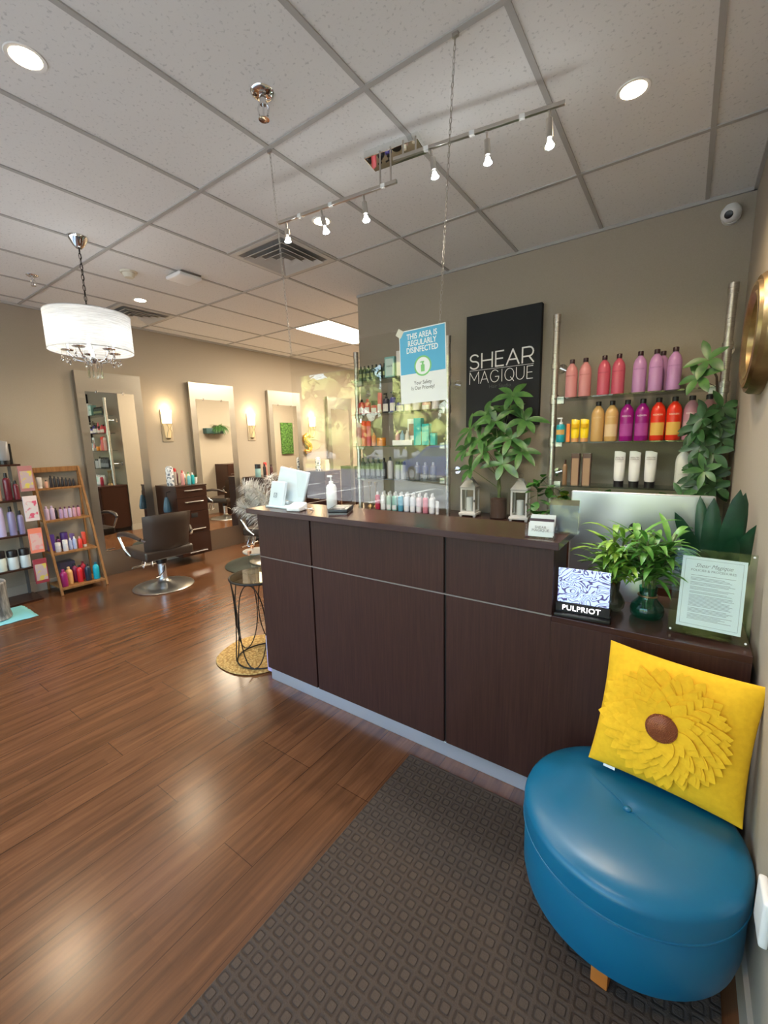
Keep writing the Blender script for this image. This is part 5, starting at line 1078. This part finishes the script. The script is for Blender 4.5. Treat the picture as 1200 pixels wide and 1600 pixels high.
lrow(1, [('slim', -5.56, 1.585, pu, pu, .15, .022, 'left lilac bottle'), ('slim', -5.56, 1.635, pu, pu, .15, .022, 'right lilac bottle of the tall pair'), ('slim', -5.58, 1.675, bk, BLK, .12, .014, 'black bottle beside the lilac pair')] + [('jar' if k < 0 else 'slim', -5.56, 1.712 + .042 * k, [(.45, .3, .5), (.5, .36, .55), (.5, .4, .58), (.55, .3, .38), (.58, .25, .32)][k], (.12, .03, .08), .125, .018, ['plum topped mauve bottle', 'mauve bottle beside it', 'pale violet bottle', 'rose bottle', 'red end bottle'][k]) for k in range(5)])
lrow(2, [('box', -5.58, 1.59, (.10, .05, .30), BLK, .18, .03, 'deep purple carton at the left end'), ('slim', -5.58, 1.655, (.12, .02, .10), BLK, .15, .022, 'plum bottle in the back row'), ('jar', -5.60, 1.72, (.08, .03, .2), (.08, .03, .2), .18, .035, 'dark violet jar at the back'), ('tube', -5.58, 1.79, (.16, .10, .3), WHT, .16, .024, 'violet tube in the back row'),
         ('jar', -5.47, 1.615, (.6, .6, .66), WHT, .1, .027, 'white jar at the front left'), ('jar', -5.45, 1.675, (.62, .62, .66), WHT, .12, .024, 'white jar second at the front'), ('slim', -5.47, 1.73, (.35, .42, .66), WHT, .13, .017, 'left pale blue bottle'), ('slim', -5.47, 1.77, (.4, .48, .72), WHT, .14, .018, 'right pale blue bottle'), ('slim', -5.47, 1.82, (.66, .05, .04), (.6, .3, .3), .13, .02, 'bright red bottle near the right end'), ('tube', -5.50, 1.875, (.66, .08, .05), (.7, .66, .6), .17, .022, 'cream topped red tube at the right end')])
lrow(3, [('litre', -5.36, 1.59, (.30, .02, .13), (.25, .01, .1), .19, .034, 'crimson pink bottle at the front left'), ('litre', -5.42, 1.66, (.66, .40, .16), (.6, .4, .2), .19, .034, 'golden bottle'), ('box', -5.60, 1.70, (.10, .09, .14), BLK, .22, .07, 'dark box at the back'), ('litre', -5.47, 1.735, (.25, .02, .08), BLK, .2, .03, 'dark wine red bottle at the back'), ('litre', -5.40, 1.755, (.60, .02, .03), BLK, .19, .028, 'bright red bottle in the middle'), ('litre', -5.50, 1.825, (.5, .02, .04), (.2, .01, .02), .2, .03, 'red bottle in the back row'), ('litre', -5.38, 1.825, (.015, .03, .05), BLK, .19, .03, 'black bottle left of the turquoise one'), ('litre', -5.37, 1.905, (.01, .40, .50), (.01, .1, .15), .19, .032, 'turquoise bottle at the right end')])

# ------------------------------------------------------------------ black retail rack at the far left
t = thing('retail_rack', 'black retail rack cut off by the left edge, beside the wooden ladder', 'rack', (0, 0, 0)); RZ = (1.40, 1.05, .70, .36)
for z in RZ: obj('rack_shelf', mk(box, -5.66, -5.36, .75, 1.38, z - .018, z), cab_wood, t, False)
for y in (.76, 1.36): obj('upright', mk(box, -5.67, -5.645, y - .012, y + .012, 0, 1.62), P('clear_upright', (.12, .13, .13), .2), t, False)
obj('foot', mk(box, -5.67, -5.34, .74, 1.39, 0, .02), cab_wood, t, False)
def rrow(lvl, items):
    for (kd, x, y, c, cp, h, r, desc) in items: vessel(kd, 'rack_product', desc + ' on the black retail rack', 'tube' if kd == 'tube' else ('jar' if kd == 'jar' else ('box' if kd == 'box' else 'bottle')), x, y, RZ[lvl] + .0005, c, cp, h, r, PI / 2, 'products on the black retail rack')
rrow(0, [('tube', -5.45, 1.28, (.22, .22, .23), BLK, .23, .05, 'grey squeeze tube near the right end of the top shelf'), ('tube', -5.45, 1.16, (.35, .36, .4), BLK, .2, .045, 'pale grey tube on the top shelf, second from the right'), ('box', -5.54, 1.33, (.02, .02, .02), BLK, .2, .035, 'black box at the right end of the top shelf'), ('box', -5.55, 1.22, (.10, .07, .28), BLK, .42, .045, 'tall violet box at the back of the top shelf')])
rrow(1, [('slim', -5.42, 1.33, (.16, .02, .03), BLK, .19, .023, 'dark red bottle at the right end of the second shelf'), ('slim', -5.42, 1.265, (.14, .015, .025), BLK, .27, .03, 'taller dark red bottle on the second shelf'), ('slim', -5.42, 1.19, (.5, .3, .22), BLK, .23, .024, 'salmon bottle with black top on the second shelf'), ('litre', -5.52, 1.14, bk, BLK, .28, .035, 'black bottle on the second shelf')])
rrow(2, [('slim', -5.42, 1.325, (.25, .22, .38), BLK, .24, .024, 'smoky lilac bottle at the right end of the third shelf'), ('slim', -5.42, 1.255, (.28, .25, .42), BLK, .29, .03, 'taller smoky lilac bottle on the third shelf'), ('can', -5.42, 1.17, (.55, .48, .7), (.55, .48, .7), .29, .032, 'pale lilac can on the third shelf')])
rrow(3, [('jar', -5.42, 1.31, (.60, .66, .66), BLK, .19, .042, 'rightmost white jar with black lid on the lowest shelf'), ('jar', -5.42, 1.215, (.60, .66, .66), BLK, .19, .042, 'middle white jar with black lid on the lowest shelf'), ('jar', -5.42, 1.12, (.62, .68, .6), BLK, .2, .042, 'leftmost white jar with black lid on the lowest shelf')])
for z, c, c2, lab in ((1.13, (.42, .18, .18), (.6, .5, .48), 'top pink hanging package on the side of the black rack'), (.83, (.72, .60, .60), (.62, .10, .18), 'white and pink hanging package on the side of the black rack'), (.50, (.75, .22, .14), (.70, .30, .30), 'coral hanging package on the side of the black rack'), (.18, (.30, .04, .06), (.6, .5, .1), 'lowest dark red hanging package on the side of the black rack')):
    t = thing('hanging_package', lab, 'package', (-5.335, 1.40, z), PI / 2, 'hanging packages on the black rack'); obj('card', mk(box, -.055, .055, -.012, .012, 0, .25), P('pack_%.2f_%.2f' % c[:2], c, .5), t, False); pm = P('packp_%.2f_%.2f' % c2[:2], c2, .5); n, l, b = nodes(pm); v = mapped(pm, (1, 1, 1)); r, tt = noise_ramp(pm, v, c2, tuple(min(.8, q * .4 + .35) for q in c), 22, 1, .42, .5); l.new(r.outputs[0], b.inputs['Base Color']); obj('print', mk(rbox, -.047, .047, -.0135, -.012, .03, .20, .0007, 1), pm, t)
t = thing('tree_stump_stool', 'grey tree stump stool at the far left edge on aqua cloth', 'stool', (-5.10, .93, .012)); sil = P('stump_grey', (.22, .22, .21), .6, .2); n, l, b = nodes(sil); v = mapped(sil, (14, 14, 3)); r, tt = noise_ramp(sil, v, (.09, .09, .09), (.36, .36, .35), 2.5, 6); l.new(r.outputs[0], b.inputs['Base Color']); bump(sil, tt.outputs[0], .6, .02)
bm = mk(lathe, [(0, 0), (.15, 0), (.14, .05), (.135, .2), (.14, .33), (.13, .34), (0, .34)], seg=32)
for q in bm.verts: a = math.atan2(q.co.y, q.co.x); q.co.x *= 1 + .05 * math.sin(3 * a); q.co.y *= 1 + .05 * math.sin(3 * a + 1)
obj('trunk', bm, sil, t)
bm = bmesh.new(); random.seed(12); vs2 = {}
for i in range(15):
    for j in range(13): vs2[i, j] = bm.verts.new((-5.32 + .034 * i + random.uniform(-.006, .006), .70 + .042 * j + random.uniform(-.006, .006), .003 + random.uniform(0, .006) * ((i in (0, 14)) or (j in (0, 12)))))
for i in range(14):
    for j in range(12): bm.faces.new((vs2[i, j], vs2[i + 1, j], vs2[i + 1, j + 1], vs2[i, j + 1]))
o = obj('aqua_cloth', bm, P('aqua_fabric', (.20, .55, .60), .8)); tag(o, 'aqua cloth spread on the floor under the tree stump stool', 'cloth'); sm_ = o.modifiers.new('thick', 'SOLIDIFY'); sm_.thickness = .0015

# ------------------------------------------------------------------ side wall, seen in the mirrors
t = thing('planter_wall_shelf', 'dark teal wall planter box with a trailing fern, reflected in the second mirror', 'wall planter', (XS, 5.75, 1.80))
obj('planter_box', mk(rbox, -.14, -.001, -.22, .22, 0, .12, .006, 2), P('planter_teal', (.02, .06, .06), .5), t); bl = bmesh.new(); random.seed(2)
for k in range(160): a = random.uniform(0, 6.28); leaf(bl, (-.07 + random.uniform(-.03, .03), .14 + random.uniform(-.05, .05), .12), (math.cos(a) * .8 - .3, math.sin(a), random.uniform(.3, 1.2)), random.uniform(.15, .38), .016, random.uniform(2, 4), .2, n_=6)
obj('foliage', bl, leaf_mid, t, recalc=False)
t = thing('moss_panel', 'green moss wall panel on the side wall, reflected in the third mirror', 'wall panel', (XS, 7.95, 1.68)); mossm = P('moss', (.04, .13, .02), .95); n, l, b = nodes(mossm); v = mapped(mossm, (1, 1, 1)); r, tt = noise_ramp(mossm, v, (.02, .07, .01), (.12, .26, .05), 22, 5); l.new(r.outputs[0], b.inputs['Base Color']); bump(mossm, tt.outputs[0], 1, .04)
obj('panel', mk(rbox, -.05, -.001, -.2, .2, -.41, .41, .01, 2), mossm, t)
def side_cab(y0, w_, h_, lab):
    t = thing('side_cabinet', lab, 'cabinet', (XS, y0, 0)); obj('body', mk(box, -.46, -.001, 0, w_, .0, h_), cab_wood, t, False, .001)
    for k in range(4): d_ = obj('drawer', mk(box, -.478, -.461, .005, w_ * .5, .04 + k * (h_ - .06) / 4, .04 + (k + 1) * (h_ - .06) / 4 - .006), cab_wood, t, False); obj('handle', mk(tube, [(-.49, .06, .1 + k * (h_ - .06) / 4), (-.49, w_ * .5 - .06, .1 + k * (h_ - .06) / 4)], .005, 6), chrome, d_)
side_cab(5.75, .95, 1.12, 'dark cabinet with drawers by the side wall, reflected in the second mirror'); 
t = thing('low_side_cabinet', 'low dark cabinet around the wall corner, reflected in the first mirror', 'cabinet', (XS, 4.03, 0)); obj('body', mk(box, -.36, -.001, 0, .9, 0, .98), cab_wood, t, False, .001); obj('top', mk(box, -.37, -.001, 0, .91, .98, 1.0), cab_wood, t, False)

# ------------------------------------------------------------------ outside the shop window
asph = P('asphalt', (.12, .125, .135), .9); n, l, b = nodes(asph); v = mapped(asph, (1, 1, 1)); r, tt = noise_ramp(asph, v, (.10, .105, .115), (.17, .175, .185), 3, 8); l.new(r.outputs[0], b.inputs['Base Color'])
struct('parking_lot', mk(box, -60, 40, -70, -2.6, -.3, -.12), asph, smooth=False); struct('sidewalk', mk(box, -60, 40, -2.6, YF - .101, -.3, -.02), P('concrete', (.42, .41, .38), .9), smooth=False)
lawn = P('lawn', (.10, .16, .04), .95); n, l, b = nodes(lawn); v = mapped(lawn, (1, 1, 1)); r, tt = noise_ramp(lawn, v, (.07, .12, .03), (.16, .22, .06), 4, 6); l.new(r.outputs[0], b.inputs['Base Color']); struct('lawn_strip', mk(box, -60, 40, -28, -17.5, -.12, -.02), lawn, smooth=False)
bm = bmesh.new()
for k in range(14): box(bm, -26 + k * 2.7, -25.88 + k * 2.7, -9.6, -5.2, -.12, -.116)
o = obj('parking_lines', bm, P('line_white', (.6, .6, .58), .8), smooth=False); o['kind'] = 'structure'
def tree(x, y, h, r, lab, m_, seed):
    random.seed(seed); t = thing('leafy_tree', lab, 'tree', (x, y, -.05), random.uniform(0, 6), 'trees beyond the parking lot')
    obj('trunk', mk(tube, [(0, 0, 0), (.1, 0, h * .3), (0, .1, h * .6)], [.22, .17, .08], 10), bark, t); bl = bmesh.new()
    for k in range(46):
        a = random.uniform(0, 6.28); z = h * random.uniform(.12, .95); R_ = r * random.uniform(.2, 1) * (1.15 - z / h) ** .6; c = Vector((R_ * math.cos(a), R_ * math.sin(a), z)); s = r * random.uniform(.28, .45)
        b0 = len(bl.verts); bmesh.ops.create_icosphere(bl, subdivisions=2, radius=s * .72, matrix=Matrix.Translation(c)); bl.verts.ensure_lookup_table()
        for q in bl.verts[b0:]: q.co += (q.co - c) * .5 * noise.noise(q.co * 1.7)
        for q in range(22):
            d = Vector((random.gauss(0, 1), random.gauss(0, 1), random.gauss(0, .8))).normalized(); leaf(bl, c + d * s * random.uniform(.3, 1), d + Vector((0, 0, random.uniform(-.4, .3))), random.uniform(.35, .7), .28, .3, .1, n_=2)
    obj('crown', bl, m_, t, recalc=False)
for k, (x, y, h, r, m_) in enumerate(((-37, -21, 7.5, 2.7, 1), (-31, -20, 6.0, 2.5, 0), (-25, -21, 7.2, 2.6, 1), (-19.2, -20, 8.2, 2.7, 0), (-13, -21, 9.5, 2.8, 1), (-7, -20, 8, 2.6, 0), (-1, -21, 9, 2.7, 1), (-28, -28.5, 8, 3, 0), (-20, -29, 9.5, 3, 1), (-11, -28.5, 10, 3, 0))):
    tree(x, y, h, r, 'leafy tree beyond the parking lot, reflected in the hanging screen', leaf_tree if m_ else leaf_tree2, 40 + k)
t = thing('parked_car', 'parked dark blue car reflected at the right of the hanging screen', 'car', (-7.4, -11.6, -.12), math.radians(28)); cb = P('car_blue', (.015, .035, .16), .25, .3, Coat_Weight=.8)
prof = [(-2.25, .35), (-2.25, .75), (-2.1, .88), (-1.25, 1.0), (-.55, 1.45), (.9, 1.5), (1.75, 1.12), (2.2, 1.02), (2.28, .6), (2.22, .35)]
def carside(bm, prof, hw, tap):
    L_ = [bm.verts.new((x, -(hw - tap * max(0, z - .95)), z)) for x, z in prof]; R2 = [bm.verts.new((x, (hw - tap * max(0, z - .95)), z)) for x, z in prof]; k = len(prof)
    bm.faces.new(L_); bm.faces.new(R2[::-1])
    for i in range(k): bm.faces.new((L_[i], R2[i], R2[(i + 1) % k], L_[(i + 1) % k]))
bm = bmesh.new(); carside(bm, prof, .9, .35); obj('body', bm, cb, t, bevel=.05); gcar = P('car_glass', (.04, .05, .06), .05)
bm = bmesh.new(); carside(bm, [(-1.18, 1.03), (-.52, 1.44), (-.50, 1.46), (-1.25, 1.03)], .74, .2); carside(bm, [(-.9, 1.06), (-.42, 1.38), (.82, 1.42), (1.4, 1.08)], .905, .36); obj('window_glass', bm, gcar, t)
for x in (-1.4, 1.4):
    for y in (-.82, .82): w2 = obj('wheel', mk(tube, [(x, y - .1, .33), (x, y + .1, .33)], .33, 28), P('tyre', (.02, .02, .02), .8), t); obj('hubcap', mk(tube, [(x, y - .11, .33), (x, y + .11, .33)], .19, 20), chrome, w2)
for y in (-.65, .65): obj('headlight', mk(rbox, -2.29, -2.2, y - .16, y + .16, .68, .82, .03, 2), P('headlight', (.7, .72, .75), .1), t)
obj('grille', mk(rbox, -2.28, -2.22, -.42, .42, .45, .72, .02, 2), black_pl, t)
